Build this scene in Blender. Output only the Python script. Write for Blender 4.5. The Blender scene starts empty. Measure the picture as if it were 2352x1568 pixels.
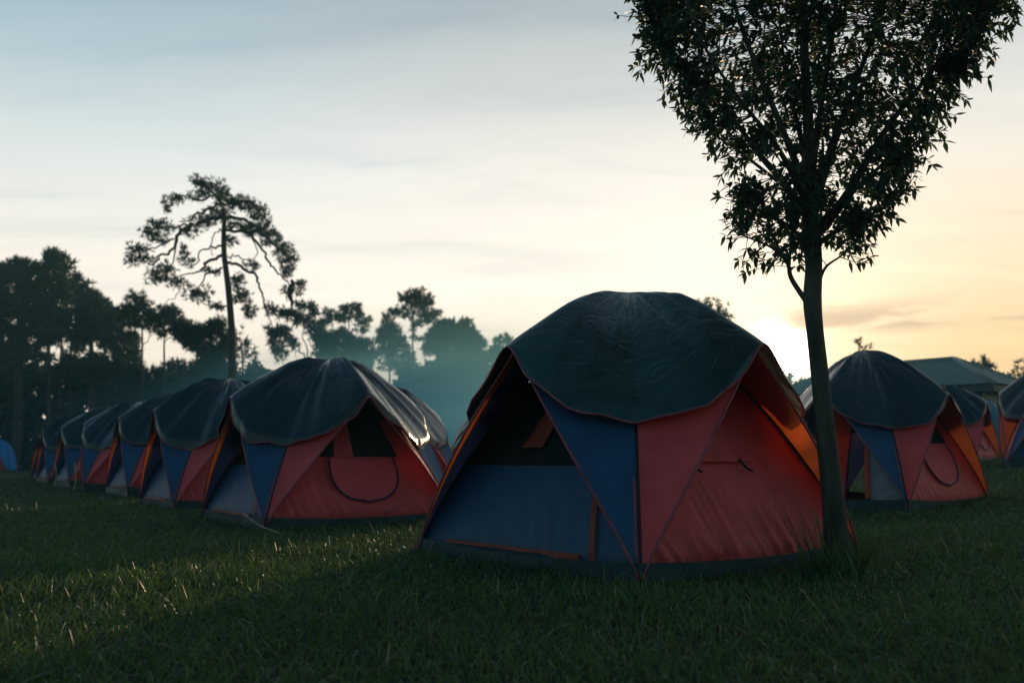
import bpy, math, random
import numpy as np
from mathutils import Vector, Matrix

random.seed(7)
rng = np.random.default_rng(7)
sc = bpy.context.scene
col = sc.collection
R_ = math.radians

# ------------------------------------------------------------------ camera
HC = 0.75                                   # camera height
FPX = 2134.0                                # focal length for a 2352 wide picture
PITCH = math.atan(268 / FPX)
cam_d = bpy.data.cameras.new("camera")
cam_d.sensor_width = 36
cam_d.lens = 36 * FPX / 2352
cam_d.clip_start = 0.05
cam_d.clip_end = 3000
cam_d.dof.use_dof = True
cam_d.dof.focus_distance = 6.3
cam_d.dof.aperture_fstop = 2.0
cam = bpy.data.objects.new("camera", cam_d)
col.objects.link(cam)
cam.location = (0, 0, HC)
cam.rotation_euler = (math.pi / 2 + PITCH, 0, 0)
sc.camera = cam


def ray(px, py):
    dx = (px - 1176) / FPX
    dz = (784 - py) / FPX
    c, s = math.cos(PITCH), math.sin(PITCH)
    return Vector((dx, c - dz * s, s + dz * c))


def P(px, py, depth):
    r = ray(px, py)
    return Vector((0, 0, HC)) + r * (depth / r.y)


def mpp(depth):                              # metres per picture unit at a depth
    return depth / FPX


def gz(x, y):
    """height of the meadow: flat on the left, climbing gently to the right"""
    s = np.maximum(0.0, np.asarray(x, float) - 0.8)
    return 0.85 * (1 - np.exp(-0.0105 * s * s / 0.85)) + 0.02 * np.sin(np.asarray(x) * 0.9 + 1.0) * np.sin(np.asarray(y) * 0.7)


# ------------------------------------------------------------------ helpers
def np_mesh(name, verts, quads):
    me = bpy.data.meshes.new(name)
    verts = np.asarray(verts, np.float32)
    quads = np.asarray(quads, np.int32)
    n = len(quads)
    k = quads.shape[1]
    me.vertices.add(len(verts))
    me.vertices.foreach_set("co", verts.ravel())
    me.loops.add(n * k)
    me.loops.foreach_set("vertex_index", quads.ravel())
    me.polygons.add(n)
    me.polygons.foreach_set("loop_start", np.arange(0, n * k, k, dtype=np.int32))
    me.polygons.foreach_set("loop_total", np.full(n, k, np.int32))
    me.update(calc_edges=True)
    return me


def link(name, me, mat, parent=None, smooth=True):
    o = bpy.data.objects.new(name, me)
    col.objects.link(o)
    if mat is not None:
        me.materials.append(mat)
    if parent is not None:
        o.parent = parent
    if smooth:
        me.polygons.foreach_set("use_smooth", np.ones(len(me.polygons), bool))
    return o


class MB:
    """collects shapes that become ONE mesh object"""

    def __init__(self):
        self.v, self.f = [], []

    def grid(self, fn, nu, nv):
        b = len(self.v)
        for j in range(nv + 1):
            for i in range(nu + 1):
                self.v.append(tuple(fn(i / nu, j / nv)))
        for j in range(nv):
            for i in range(nu):
                a = b + j * (nu + 1) + i
                self.f.append((a, a + 1, a + nu + 2, a + nu + 1))
        return self

    def tube(self, pts, radii, sides=6, cap=True):
        pts = [Vector(p) for p in pts]
        if not hasattr(radii, "__len__"):
            radii = [radii] * len(pts)
        b = len(self.v)
        up = None
        for i, p in enumerate(pts):
            t = (pts[min(i + 1, len(pts) - 1)] - pts[max(i - 1, 0)])
            if t.length < 1e-9:
                t = Vector((0, 0, 1))
            t.normalize()
            if up is None:
                up = t.orthogonal().normalized()
            up = (up - t * up.dot(t))
            if up.length < 1e-6:
                up = t.orthogonal()
            up.normalize()
            w = t.cross(up)
            for k in range(sides):
                a = 2 * math.pi * k / sides
                self.v.append(tuple(p + (up * math.cos(a) + w * math.sin(a)) * radii[i]))
        for i in range(len(pts) - 1):
            for k in range(sides):
                k2 = (k + 1) % sides
                self.f.append((b + i * sides + k, b + i * sides + k2, b + (i + 1) * sides + k2, b + (i + 1) * sides + k))
        if cap:
            self.f.append(tuple(b + k for k in reversed(range(sides))))
            e = b + (len(pts) - 1) * sides
            self.f.append(tuple(e + k for k in range(sides)))
        return self

    def box(self, c, s):
        b = len(self.v)
        for dz in (-1, 1):
            for dy in (-1, 1):
                for dx in (-1, 1):
                    self.v.append((c[0] + dx * s[0] / 2, c[1] + dy * s[1] / 2, c[2] + dz * s[2] / 2))
        for q in ((0, 2, 3, 1), (4, 5, 7, 6), (0, 1, 5, 4), (2, 6, 7, 3), (0, 4, 6, 2), (1, 3, 7, 5)):
            self.f.append(tuple(b + i for i in q))
        return self

    def poly(self, pts):
        b = len(self.v)
        self.v += [tuple(p) for p in pts]
        self.f.append(tuple(range(b, b + len(pts))))
        return self

    def build(self, name, mat, parent=None, smooth=True):
        me = bpy.data.meshes.new(name)
        me.from_pydata(self.v, [], self.f)
        me.update()
        return link(name, me, mat, parent, smooth)


def tag(o, label=None, cat=None, group=None, kind=None):
    if label: o["label"] = label
    if cat: o["category"] = cat
    if group: o["group"] = group
    if kind: o["kind"] = kind
    return o


def empty(name, loc, rz=0.0):
    o = bpy.data.objects.new(name, None)
    col.objects.link(o)
    o.location = loc
    o.rotation_euler = (0, 0, rz)
    o.empty_display_size = 0.2
    return o


def copy_tree(o, parent=None):
    c = o.copy()
    col.objects.link(c)
    c.parent = parent
    for ch in list(o.children):
        copy_tree(ch, c)
    return c


def smooth_path(pts, n=5):
    """Catmull-Rom through pts (Vectors)"""
    pts = [Vector(p) for p in pts]
    out = []
    for i in range(len(pts) - 1):
        p0, p1, p2, p3 = pts[max(i - 1, 0)], pts[i], pts[i + 1], pts[min(i + 2, len(pts) - 1)]
        for k in range(n):
            t = k / n
            out.append(0.5 * ((2 * p1) + (p2 - p0) * t + (2 * p0 - 5 * p1 + 4 * p2 - p3) * t * t + (3 * p1 - p0 - 3 * p2 + p3) * t ** 3))
    out.append(pts[-1])
    return out


def blades(base, direc, length, width, droop, rows, twist=None, rnd=None, name="leaves"):
    """N strips, vectorised: rows = [(t, width fraction)]"""
    base = np.asarray(base, float); N = len(base)
    d = np.asarray(direc, float)
    d /= np.linalg.norm(d, axis=1, keepdims=True) + 1e-9
    ref = rng.normal(size=(N, 3)) if twist is None else np.asarray(twist, float)
    side = np.cross(d, ref)
    side /= np.linalg.norm(side, axis=1, keepdims=True) + 1e-9
    length = np.broadcast_to(length, N)[:, None]
    width = np.broadcast_to(width, N)[:, None]
    droop = np.broadcast_to(droop, N)[:, None]
    nr = len(rows)
    V = np.zeros((N, nr * 2, 3))
    down = np.array([0, 0, -1.0])
    for i, (t, wf) in enumerate(rows):
        c = base + d * length * t + down * droop * length * t * t
        V[:, 2 * i] = c - side * width * wf * 0.5
        V[:, 2 * i + 1] = c + side * width * wf * 0.5
    idx = np.arange(N)[:, None] * nr * 2
    Q = []
    for i in range(nr - 1):
        Q.append(np.hstack([idx + 2 * i, idx + 2 * i + 1, idx + 2 * i + 3, idx + 2 * i + 2]))
    me = np_mesh(name, V.reshape(-1, 3), np.vstack(Q))
    at = me.attributes.new("rnd", 'FLOAT', 'POINT')
    r = rng.random(N) if rnd is None else rnd
    at.data.foreach_set("value", np.repeat(r, nr * 2).astype(np.float32))
    return me


# ------------------------------------------------------------------ materials
def mat_new(name):
    m = bpy.data.materials.new(name)
    m.use_nodes = True
    m.node_tree.nodes.clear()
    return m, m.node_tree.nodes, m.node_tree.links


def nd(ns, t, **kw):
    n = ns.new(t)
    for k, v in kw.items():
        setattr(n, k, v)
    return n


def fabric(name, base, trans=0.25, tcol=None, rough=0.6, var=0.15, bump=0.32, scale=5.0, weave=True, spec=0.3, coat=0.0):
    m, ns, ls = mat_new(name)
    out = nd(ns, "ShaderNodeOutputMaterial")
    p = nd(ns, "ShaderNodeBsdfPrincipled")
    p.inputs["Roughness"].default_value = rough
    p.inputs["Specular IOR Level"].default_value = spec
    tc = nd(ns, "ShaderNodeTexCoord")
    no = nd(ns, "ShaderNodeTexNoise")
    no.inputs["Scale"].default_value = scale
    no.inputs["Detail"].default_value = 8
    ls.new(tc.outputs["Object"], no.inputs["Vector"])
    rp = nd(ns, "ShaderNodeValToRGB")
    lo = tuple(c * (1 - var) for c in base) + (1,)
    hi = tuple(min(1, c * (1 + var)) for c in base) + (1,)
    rp.color_ramp.elements[0].position = 0.3
    rp.color_ramp.elements[0].color = lo
    rp.color_ramp.elements[1].position = 0.7
    rp.color_ramp.elements[1].color = hi
    ls.new(no.outputs["Fac"], rp.inputs["Fac"])
    # mud splashed along the bottom of the cloth
    sx = nd(ns, "ShaderNodeSeparateXYZ"); ls.new(tc.outputs["Object"], sx.inputs[0])
    mz = nd(ns, "ShaderNodeMapRange"); mz.inputs["From Min"].default_value = 0.30; mz.inputs["From Max"].default_value = 0.06
    ls.new(sx.outputs["Z"], mz.inputs["Value"])
    ns2 = nd(ns, "ShaderNodeTexNoise"); ns2.inputs["Scale"].default_value = 16; ns2.inputs["Detail"].default_value = 8
    ls.new(tc.outputs["Object"], ns2.inputs["Vector"])
    mm_ = nd(ns, "ShaderNodeMapRange"); mm_.inputs["From Min"].default_value = 0.48; mm_.inputs["From Max"].default_value = 0.66
    ls.new(ns2.outputs["Fac"], mm_.inputs["Value"])
    mu = nd(ns, "ShaderNodeMath", operation='MULTIPLY'); ls.new(mz.outputs[0], mu.inputs[0]); ls.new(mm_.outputs[0], mu.inputs[1])
    mu2 = nd(ns, "ShaderNodeMath", operation='MULTIPLY'); ls.new(mu.outputs[0], mu2.inputs[0]); mu2.inputs[1].default_value = 0.6
    mxc = nd(ns, "ShaderNodeMix", data_type='RGBA')
    ls.new(mu2.outputs[0], mxc.inputs[0]); ls.new(rp.outputs["Color"], mxc.inputs[6]); mxc.inputs[7].default_value = (0.05, 0.04, 0.03, 1)
    ls.new(mxc.outputs[2], p.inputs["Base Color"])
    if bump:
        n2 = nd(ns, "ShaderNodeTexNoise")
        n2.inputs["Scale"].default_value = scale * 2.2
        n2.inputs["Detail"].default_value = 5
        n2.inputs["Distortion"].default_value = 0.6
        ls.new(tc.outputs["Object"], n2.inputs["Vector"])
        b = nd(ns, "ShaderNodeBump")
        b.inputs["Strength"].default_value = bump
        b.inputs["Distance"].default_value = 0.03
        ls.new(n2.outputs["Fac"], b.inputs["Height"])
        ls.new(b.outputs["Normal"], p.inputs["Normal"])
    if trans > 0:
        t = nd(ns, "ShaderNodeBsdfTranslucent")
        t.inputs["Color"].default_value = tuple(tcol or base) + (1,)
        mx = nd(ns, "ShaderNodeMixShader")
        mx.inputs["Fac"].default_value = trans
        ls.new(p.outputs[0], mx.inputs[1])
        ls.new(t.outputs[0], mx.inputs[2])
        ls.new(mx.outputs[0], out.inputs[0])
    else:
        ls.new(p.outputs[0], out.inputs[0])
    return m


def plastic_tarp(name, base, bump=0.3):
    m, ns, ls = mat_new(name)
    out = nd(ns, "ShaderNodeOutputMaterial")
    p = nd(ns, "ShaderNodeBsdfPrincipled")
    tc = nd(ns, "ShaderNodeTexCoord")
    n1 = nd(ns, "ShaderNodeTexNoise"); n1.inputs["Scale"].default_value = 3.5; n1.inputs["Detail"].default_value = 9
    ls.new(tc.outputs["Object"], n1.inputs["Vector"])
    rp = nd(ns, "ShaderNodeValToRGB")
    rp.color_ramp.elements[0].position = 0.35; rp.color_ramp.elements[0].color = tuple(c * 0.75 for c in base) + (1,)
    rp.color_ramp.elements[1].position = 0.75; rp.color_ramp.elements[1].color = tuple(c * 1.5 for c in base) + (1,)
    ls.new(n1.outputs["Fac"], rp.inputs["Fac"])
    ls.new(rp.outputs["Color"], p.inputs["Base Color"])
    rr = nd(ns, "ShaderNodeMapRange")
    rr.inputs["To Min"].default_value = 0.24; rr.inputs["To Max"].default_value = 0.38
    ls.new(n1.outputs["Fac"], rr.inputs["Value"])
    ls.new(rr.outputs[0], p.inputs["Roughness"])
    p.inputs["Specular IOR Level"].default_value = 0.5
    # fine crinkles: ridged noise
    n2 = nd(ns, "ShaderNodeTexNoise"); n2.inputs["Scale"].default_value = 5.5; n2.inputs["Detail"].default_value = 6
    n2.inputs["Distortion"].default_value = 1.2
    ls.new(tc.outputs["Object"], n2.inputs["Vector"])
    a = nd(ns, "ShaderNodeMath", operation='SUBTRACT'); a.inputs[1].default_value = 0.5
    ls.new(n2.outputs["Fac"], a.inputs[0])
    b_ = nd(ns, "ShaderNodeMath", operation='ABSOLUTE')
    ls.new(a.outputs[0], b_.inputs[0])
    bu = nd(ns, "ShaderNodeBump"); bu.inputs["Strength"].default_value = bump; bu.inputs["Distance"].default_value = 0.06
    bu.invert = True
    ls.new(b_.outputs[0], bu.inputs["Height"])
    ls.new(bu.outputs[0], p.inputs["Normal"])
    ls.new(p.outputs[0], out.inputs[0])
    return m


def leafy(name, dark, light, trans=0.35, tcol=None, rough=0.5, spec=0.3):
    m, ns, ls = mat_new(name)
    out = nd(ns, "ShaderNodeOutputMaterial")
    p = nd(ns, "ShaderNodeBsdfPrincipled")
    p.inputs["Roughness"].default_value = rough
    p.inputs["Specular IOR Level"].default_value = spec
    at = nd(ns, "ShaderNodeAttribute", attribute_name="rnd")
    rp = nd(ns, "ShaderNodeValToRGB")
    rp.color_ramp.elements[0].color = tuple(dark) + (1,)
    rp.color_ramp.elements[1].color = tuple(light) + (1,)
    ls.new(at.outputs["Fac"], rp.inputs["Fac"])
    ls.new(rp.outputs["Color"], p.inputs["Base Color"])
    t = nd(ns, "ShaderNodeBsdfTranslucent")
    if tcol:
        t.inputs["Color"].default_value = tuple(tcol) + (1,)
    else:
        ls.new(rp.outputs["Color"], t.inputs["Color"])
    mx = nd(ns, "ShaderNodeMixShader"); mx.inputs["Fac"].default_value = trans
    ls.new(p.outputs[0], mx.inputs[1]); ls.new(t.outputs[0], mx.inputs[2])
    ls.new(mx.outputs[0], out.inputs[0])
    return m


def simple(name, base, rough=0.7, var=0.3, scale=8, bump=0.3, spec=0.3, stretch=None, bdist=0.02):
    m, ns, ls = mat_new(name)
    out = nd(ns, "ShaderNodeOutputMaterial")
    p = nd(ns, "ShaderNodeBsdfPrincipled")
    p.inputs["Roughness"].default_value = rough
    p.inputs["Specular IOR Level"].default_value = spec
    tc = nd(ns, "ShaderNodeTexCoord")
    mp = nd(ns, "ShaderNodeMapping")
    if stretch: mp.inputs["Scale"].default_value = stretch
    ls.new(tc.outputs["Object"], mp.inputs["Vector"])
    n1 = nd(ns, "ShaderNodeTexNoise"); n1.inputs["Scale"].default_value = scale; n1.inputs["Detail"].default_value = 8
    ls.new(mp.outputs[0], n1.inputs["Vector"])
    rp = nd(ns, "ShaderNodeValToRGB")
    rp.color_ramp.elements[0].position = 0.3; rp.color_ramp.elements[0].color = tuple(c * (1 - var) for c in base) + (1,)
    rp.color_ramp.elements[1].position = 0.72; rp.color_ramp.elements[1].color = tuple(c * (1 + var) for c in base) + (1,)
    ls.new(n1.outputs["Fac"], rp.inputs["Fac"])
    ls.new(rp.outputs["Color"], p.inputs["Base Color"])
    if bump:
        b = nd(ns, "ShaderNodeBump"); b.inputs["Strength"].default_value = bump; b.inputs["Distance"].default_value = bdist
        ls.new(n1.outputs["Fac"], b.inputs["Height"]); ls.new(b.outputs[0], p.inputs["Normal"])
    ls.new(p.outputs[0], out.inputs[0])
    return m


M = {}
M["red"] = fabric("red_fabric", (0.78, 0.115, 0.14), trans=0.38, tcol=(1.0, 0.17, 0.03))
M["red_in"] = fabric("red_wall_fabric", (0.68, 0.09, 0.10), trans=0.22, tcol=(0.9, 0.13, 0.04))
M["blue"] = fabric("blue_fabric", (0.024, 0.075, 0.17), trans=0.10, tcol=(0.2, 0.15, 0.3))
M["door"] = fabric("blue_door_fabric", (0.018, 0.062, 0.14), trans=0.0)
M["orange"] = fabric("orange_fabric", (0.50, 0.085, 0.06), trans=0.45, tcol=(1.0, 0.22, 0.03))
M["mesh"] = fabric("dark_insect_mesh", (0.012, 0.014, 0.015), trans=0.05, rough=0.9, bump=0)
M["skirt"] = fabric("groundsheet", (0.02, 0.055, 0.065), trans=0, rough=0.55)
M["tarp"] = plastic_tarp("black_green_tarp", (0.018, 0.042, 0.046))
M["tarp2"] = plastic_tarp("worn_black_tarp", (0.006, 0.014, 0.020))
M["pink"] = simple("pink_piping", (0.30, 0.07, 0.095), 0.6)
M["navy"] = simple("navy_piping", (0.02, 0.03, 0.07), 0.6)
M["pole"] = simple("dark_pole", (0.02, 0.02, 0.022), 0.4)
M["grey"] = fabric("grey_webbing", (0.25, 0.24, 0.28), trans=0.1)
M["skyblue"] = fabric("bright_blue_fabric", (0.02, 0.25, 0.65), trans=0.2)
M["teal"] = fabric("teal_fabric", (0.03, 0.35, 0.38), trans=0.2)
M["tan"] = fabric("tan_fabric", (0.28, 0.2, 0.1), trans=0.2)
M["greyblue"] = fabric("grey_blue_fabric", (0.12, 0.2, 0.27), trans=0.15)
M["white"] = fabric("white_cloth", (0.75, 0.72, 0.78), trans=0.2)
M["yellow"] = simple("yellow_strap", (0.45, 0.40, 0.13), 0.6)
M["sun_strip"] = fabric("orange_sun_glow", (0.75, 0.11, 0.04), trans=0.55, tcol=(1.0, 0.14, 0.02))  # sun glow through the flap edge, put into an orange colour
M["steel"] = simple("steel_peg", (0.6, 0.6, 0.6), 0.25, spec=1.0)
M["rope"] = simple("pale_rope", (0.35, 0.33, 0.22), 0.7)
M["bark"] = simple("smooth_bark", (0.055, 0.05, 0.042), 0.8, var=0.65, scale=11, bump=0.9, stretch=(1, 1, 0.3))
M["pinebark"] = simple("pine_bark", (0.055, 0.042, 0.035), 0.85, var=0.4, scale=6, bump=0.5)
M["leaf"] = leafy("tree_leaf", (0.010, 0.038, 0.034), (0.026, 0.07, 0.05), trans=0.12, tcol=(0.08, 0.14, 0.04), rough=0.55, spec=0.2)
M["needle"] = leafy("pine_needle", (0.015, 0.04, 0.03), (0.04, 0.075, 0.045), trans=0.2)
M["bush"] = leafy("far_foliage", (0.02, 0.045, 0.03), (0.045, 0.08, 0.045), trans=0.2)
M["grass"] = leafy("grass_blade", (0.008, 0.032, 0.022), (0.065, 0.165, 0.055), trans=0.28, tcol=(0.15, 0.23, 0.04), rough=0.42, spec=0.35)
gr_ = M["grass"].node_tree.nodes["Color Ramp"].color_ramp.elements
gr_[1].position = 0.86
e_ = gr_.new(0.95); e_.color = (0.15, 0.14, 0.06, 1)
M["wall"] = simple("dark_plaster", (0.12, 0.15, 0.16), 0.8, var=0.12, scale=3)
M["wallw"] = simple("pale_plaster", (0.6, 0.6, 0.56), 0.8, var=0.08, scale=3)
M["fascia"] = simple("fascia_board", (0.07, 0.08, 0.08), 0.6)

# roof tiles with wavy courses
m, ns, ls = mat_new("roof_tiles")
out = nd(ns, "ShaderNodeOutputMaterial"); p = nd(ns, "ShaderNodeBsdfPrincipled")
p.inputs["Roughness"].default_value = 0.6
tc = nd(ns, "ShaderNodeTexCoord")
n1 = nd(ns, "ShaderNodeTexNoise"); n1.inputs["Scale"].default_value = 2.5; n1.inputs["Detail"].default_value = 6
ls.new(tc.outputs["Object"], n1.inputs["Vector"])
rp = nd(ns, "ShaderNodeValToRGB")
rp.color_ramp.elements[0].color = (0.13, 0.15, 0.14, 1); rp.color_ramp.elements[1].color = (0.27, 0.27, 0.25, 1)
ls.new(n1.outputs["Fac"], rp.inputs["Fac"]); ls.new(rp.outputs[0], p.inputs["Base Color"])
ls.new(p.outputs[0], out.inputs[0])
M["roof"] = m

# meadow soil
m, ns, ls = mat_new("meadow_soil")
out = nd(ns, "ShaderNodeOutputMaterial"); p = nd(ns, "ShaderNodeBsdfPrincipled")
p.inputs["Roughness"].default_value = 0.9
p.inputs["Specular IOR Level"].default_value = 0.1
tc = nd(ns, "ShaderNodeTexCoord")
n1 = nd(ns, "ShaderNodeTexNoise"); n1.inputs["Scale"].default_value = 0.8; n1.inputs["Detail"].default_value = 10; n1.inputs["Roughness"].default_value = 0.7
n2 = nd(ns, "ShaderNodeTexNoise"); n2.inputs["Scale"].default_value = 30; n2.inputs["Detail"].default_value = 6
ls.new(tc.outputs["Object"], n1.inputs["Vector"]); ls.new(tc.outputs["Object"], n2.inputs["Vector"])
mixf = nd(ns, "ShaderNodeMath", operation='MULTIPLY'); ls.new(n1.outputs["Fac"], mixf.inputs[0]); ls.new(n2.outputs["Fac"], mixf.inputs[1])
rp = nd(ns, "ShaderNodeValToRGB")
rp.color_ramp.elements[0].position = 0.12; rp.color_ramp.elements[0].color = (0.010, 0.017, 0.011, 1)
rp.color_ramp.elements[1].position = 0.45; rp.color_ramp.elements[1].color = (0.03, 0.045, 0.02, 1)
ls.new(mixf.outputs[0], rp.inputs["Fac"]); ls.new(rp.outputs[0], p.inputs["Base Color"])
bu = nd(ns, "ShaderNodeBump"); bu.inputs["Strength"].default_value = 0.8; bu.inputs["Distance"].default_value = 0.05
ls.new(n2.outputs["Fac"], bu.inputs["Height"]); ls.new(bu.outputs[0], p.inputs["Normal"])
ls.new(p.outputs[0], out.inputs[0])
M["soil"] = m

# ------------------------------------------------------------------ sky + sun
SUN = ray(1800, 815).normalized()
SUN_EL = math.asin(SUN.z)
SUN_AZ = math.atan2(SUN.x, SUN.y)            # clockwise from +Y
w = bpy.data.worlds.new("World")
sc.world = w
w.use_nodes = True
ns, ls = w.node_tree.nodes, w.node_tree.links
ns.clear()
wo = nd(ns, "ShaderNodeOutputWorld")
bg = nd(ns, "ShaderNodeBackground"); bg.inputs["Strength"].default_value = 0.1
ls.new(bg.outputs[0], wo.inputs["Surface"])
sky = nd(ns, "ShaderNodeTexSky", sky_type='NISHITA')
sky.sun_disc = False
sky.sun_elevation = SUN_EL
sky.sun_rotation = SUN_AZ
sky.air_density = 1.2; sky.dust_density = 3.0; sky.ozone_density = 2.0
tc = nd(ns, "ShaderNodeTexCoord")
DIR = tc.outputs["Generated"]


def vmath(op, a, b):
    n = nd(ns, "ShaderNodeVectorMath", operation=op)
    for i, x in enumerate((a, b)):
        if x is None: continue
        if isinstance(x, bpy.types.NodeSocket): ls.new(x, n.inputs[i])
        else: n.inputs[i].default_value = x
    return n.outputs["Value"] if op in ('DOT_PRODUCT', 'LENGTH') else n.outputs["Vector"]


def fmath(op, a, b=None, c=None, clamp=False):
    n = nd(ns, "ShaderNodeMath", operation=op, use_clamp=clamp)
    for i, x in enumerate((a, b, c)):
        if x is None: continue
        if isinstance(x, bpy.types.NodeSocket): ls.new(x, n.inputs[i])
        else: n.inputs[i].default_value = x
    return n.outputs[0]


def mrange(v, a, b, c, d, smooth=True):
    n = nd(ns, "ShaderNodeMapRange")
    n.interpolation_type = 'SMOOTHSTEP' if smooth else 'LINEAR'
    ls.new(v, n.inputs["Value"])
    for k, x in zip(("From Min", "From Max", "To Min", "To Max"), (a, b, c, d)):
        n.inputs[k].default_value = x
    return n.outputs[0]


def cmix(fac, a, b, mode='MIX'):
    n = nd(ns, "ShaderNodeMix", data_type='RGBA', blend_type=mode)
    n.clamp_result = False; n.clamp_factor = True
    if isinstance(fac, bpy.types.NodeSocket): ls.new(fac, n.inputs[0])
    else: n.inputs[0].default_value = fac
    for i, x in ((6, a), (7, b)):
        if isinstance(x, bpy.types.NodeSocket): ls.new(x, n.inputs[i])
        else: n.inputs[i].default_value = tuple(x) + (1,)
    return n.outputs[2]


def ramp(v, stops):
    n = nd(ns, "ShaderNodeValToRGB")
    e = n.color_ramp.elements
    while len(e) < len(stops): e.new(0.5)
    for i, (p_, c_) in enumerate(stops):
        e[i].position = p_; e[i].color = tuple(c_) + (1,)
    ls.new(v, n.inputs["Fac"])
    return n.outputs[0]


sep = nd(ns, "ShaderNodeSeparateXYZ"); ls.new(DIR, sep.inputs[0])
Z = sep.outputs["Z"]
cosS = vmath('DOT_PRODUCT', DIR, tuple(SUN))
# thin high cloud veil, coloured by height above the horizon
veil = ramp(Z, [(0.0, (0.92, 0.75, 0.58)), (0.10, (0.94, 0.81, 0.67)), (0.19, (0.94, 0.86, 0.75)), (0.30, (0.80, 0.77, 0.71)),
                (0.44, (0.43, 0.48, 0.50)), (0.7, (0.15, 0.23, 0.30)), (1.0, (0.08, 0.15, 0.22))])
# warm toward the sun side, cool away from it
hor = vmath('DOT_PRODUCT', DIR, (math.cos(SUN_AZ), -math.sin(SUN_AZ), 0))
warm = fmath('MULTIPLY', mrange(hor, -0.12, 0.22, 0, 1), mrange(Z, 0.05, 0.38, 1, 0))
veil = cmix(warm, veil, cmix(1.0, veil, (0.90, 0.70, 0.44), 'MULTIPLY'))
cool = fmath('MULTIPLY', mrange(hor, -0.2, -0.75, 0, 1), mrange(Z, 0.16, 0.42, 0.05, 1))
veil = cmix(cool, veil, cmix(1.0, veil, (0.70, 0.88, 1.0), 'MULTIPLY'))
# radiance falls away from the sun; the sky behind the camera is dim
fall = mrange(cosS, -0.4, 0.9, 0.40, 1.0)
veil = vmath('MULTIPLY', veil, None)
vm = veil.node
cmb = nd(ns, "ShaderNodeCombineXYZ")
for i in range(3): ls.new(fall, cmb.inputs[i])
ls.new(cmb.outputs[0], vm.inputs[1])
away = mrange(cosS, 0.6, -0.1, 0, 1)
veil = cmix(away, veil, cmix(1.0, veil, (0.50, 1.02, 1.22), 'MULTIPLY'))
# cirrus streaks (planar projection on the cloud deck)
zz = fmath('ADD', fmath('MAXIMUM', Z, 0.0), 0.12)
div = nd(ns, "ShaderNodeVectorMath", operation='DIVIDE')
ls.new(DIR, div.inputs[0])
c2 = nd(ns, "ShaderNodeCombineXYZ")
for i in range(3): ls.new(zz, c2.inputs[i])
ls.new(c2.outputs[0], div.inputs[1])
mp = nd(ns, "ShaderNodeMapping"); mp.inputs["Rotation"].default_value = (0, 0, R_(28)); mp.inputs["Scale"].default_value = (0.4, 1.3, 1)
ls.new(div.outputs[0], mp.inputs["Vector"])
cn = nd(ns, "ShaderNodeTexNoise"); cn.inputs["Scale"].default_value = 2.6; cn.inputs["Detail"].default_value = 9; cn.inputs["Roughness"].default_value = 0.55
cn.inputs["Distortion"].default_value = 0.5
ls.new(mp.outputs[0], cn.inputs["Vector"])
streak = mrange(cn.outputs["Fac"], 0.30, 0.72, -1, 1)
veil = cmix(mrange(cn.outputs["Fac"], 0.5, 0.72, 0, 0.45), veil, cmix(1.0, veil, (1.16, 1.14, 1.12), 'MULTIPLY'))
veil = cmix(mrange(cn.outputs["Fac"], 0.5, 0.28, 0, 0.5), veil, cmix(1.0, veil, (0.74, 0.82, 0.88), 'MULTIPLY'))
# a few low broken clouds beside the sun
mp2 = nd(ns, "ShaderNodeMapping"); mp2.inputs["Scale"].default_value = (9, 9, 46); mp2.inputs["Location"].default_value = (1.3, 0.2, 3.1)
ls.new(DIR, mp2.inputs["Vector"])
ln = nd(ns, "ShaderNodeTexNoise"); ln.inputs["Scale"].default_value = 1.0; ln.inputs["Detail"].default_value = 7
ls.new(mp2.outputs[0], ln.inputs["Vector"])
band = fmath('MULTIPLY', mrange(Z, 0.118, 0.135, 0, 1), mrange(Z, 0.165, 0.14, 0, 1))
band = fmath('MULTIPLY', band, mrange(hor, -0.03, 0.02, 0, 1))
low = fmath('MULTIPLY', band, mrange(ln.outputs["Fac"], 0.50, 0.66, 0, 1))
# blend with the clear Nishita sky behind the veil
full = cmix(0.985, sky.outputs[0], None) if False else None
v10 = nd(ns, "ShaderNodeVectorMath", operation='SCALE'); v10.inputs["Scale"].default_value = 10.0
ls.new(veil, v10.inputs[0])
mixed = cmix(0.94, sky.outputs[0], v10.outputs[0])
# aureole of the sun shining through the veil
om = fmath('SUBTRACT', cosS, 1.0)
g1 = fmath('POWER', 2.718, fmath('MULTIPLY', om, 4200.0))
g2 = fmath('POWER', 2.718, fmath('MULTIPLY', om, 260.0))


def addglow(src, g, colr):
    s = nd(ns, "ShaderNodeVectorMath", operation='SCALE')
    s.inputs[0].default_value = colr
    ls.new(g, s.inputs["Scale"])
    return vmath('ADD', src, s.outputs[0])


mixed = addglow(mixed, g1, (75, 68, 56))
mixed = addglow(mixed, g2, (2.2, 1.35, 0.45))
mixed = cmix(fmath('MULTIPLY', low, 0.75), mixed, (6.0, 4.4, 2.8))
ls.new(mixed, bg.inputs["Color"])

sl = bpy.data.lights.new("sun", 'SUN')
sl.energy = 4.5
sl.angle = R_(1.2)
sl.color = (1.0, 0.72, 0.42)
so = bpy.data.objects.new("sun", sl)
col.objects.link(so)
so.rotation_euler = SUN.to_track_quat('Z', 'Y').to_euler()

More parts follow.
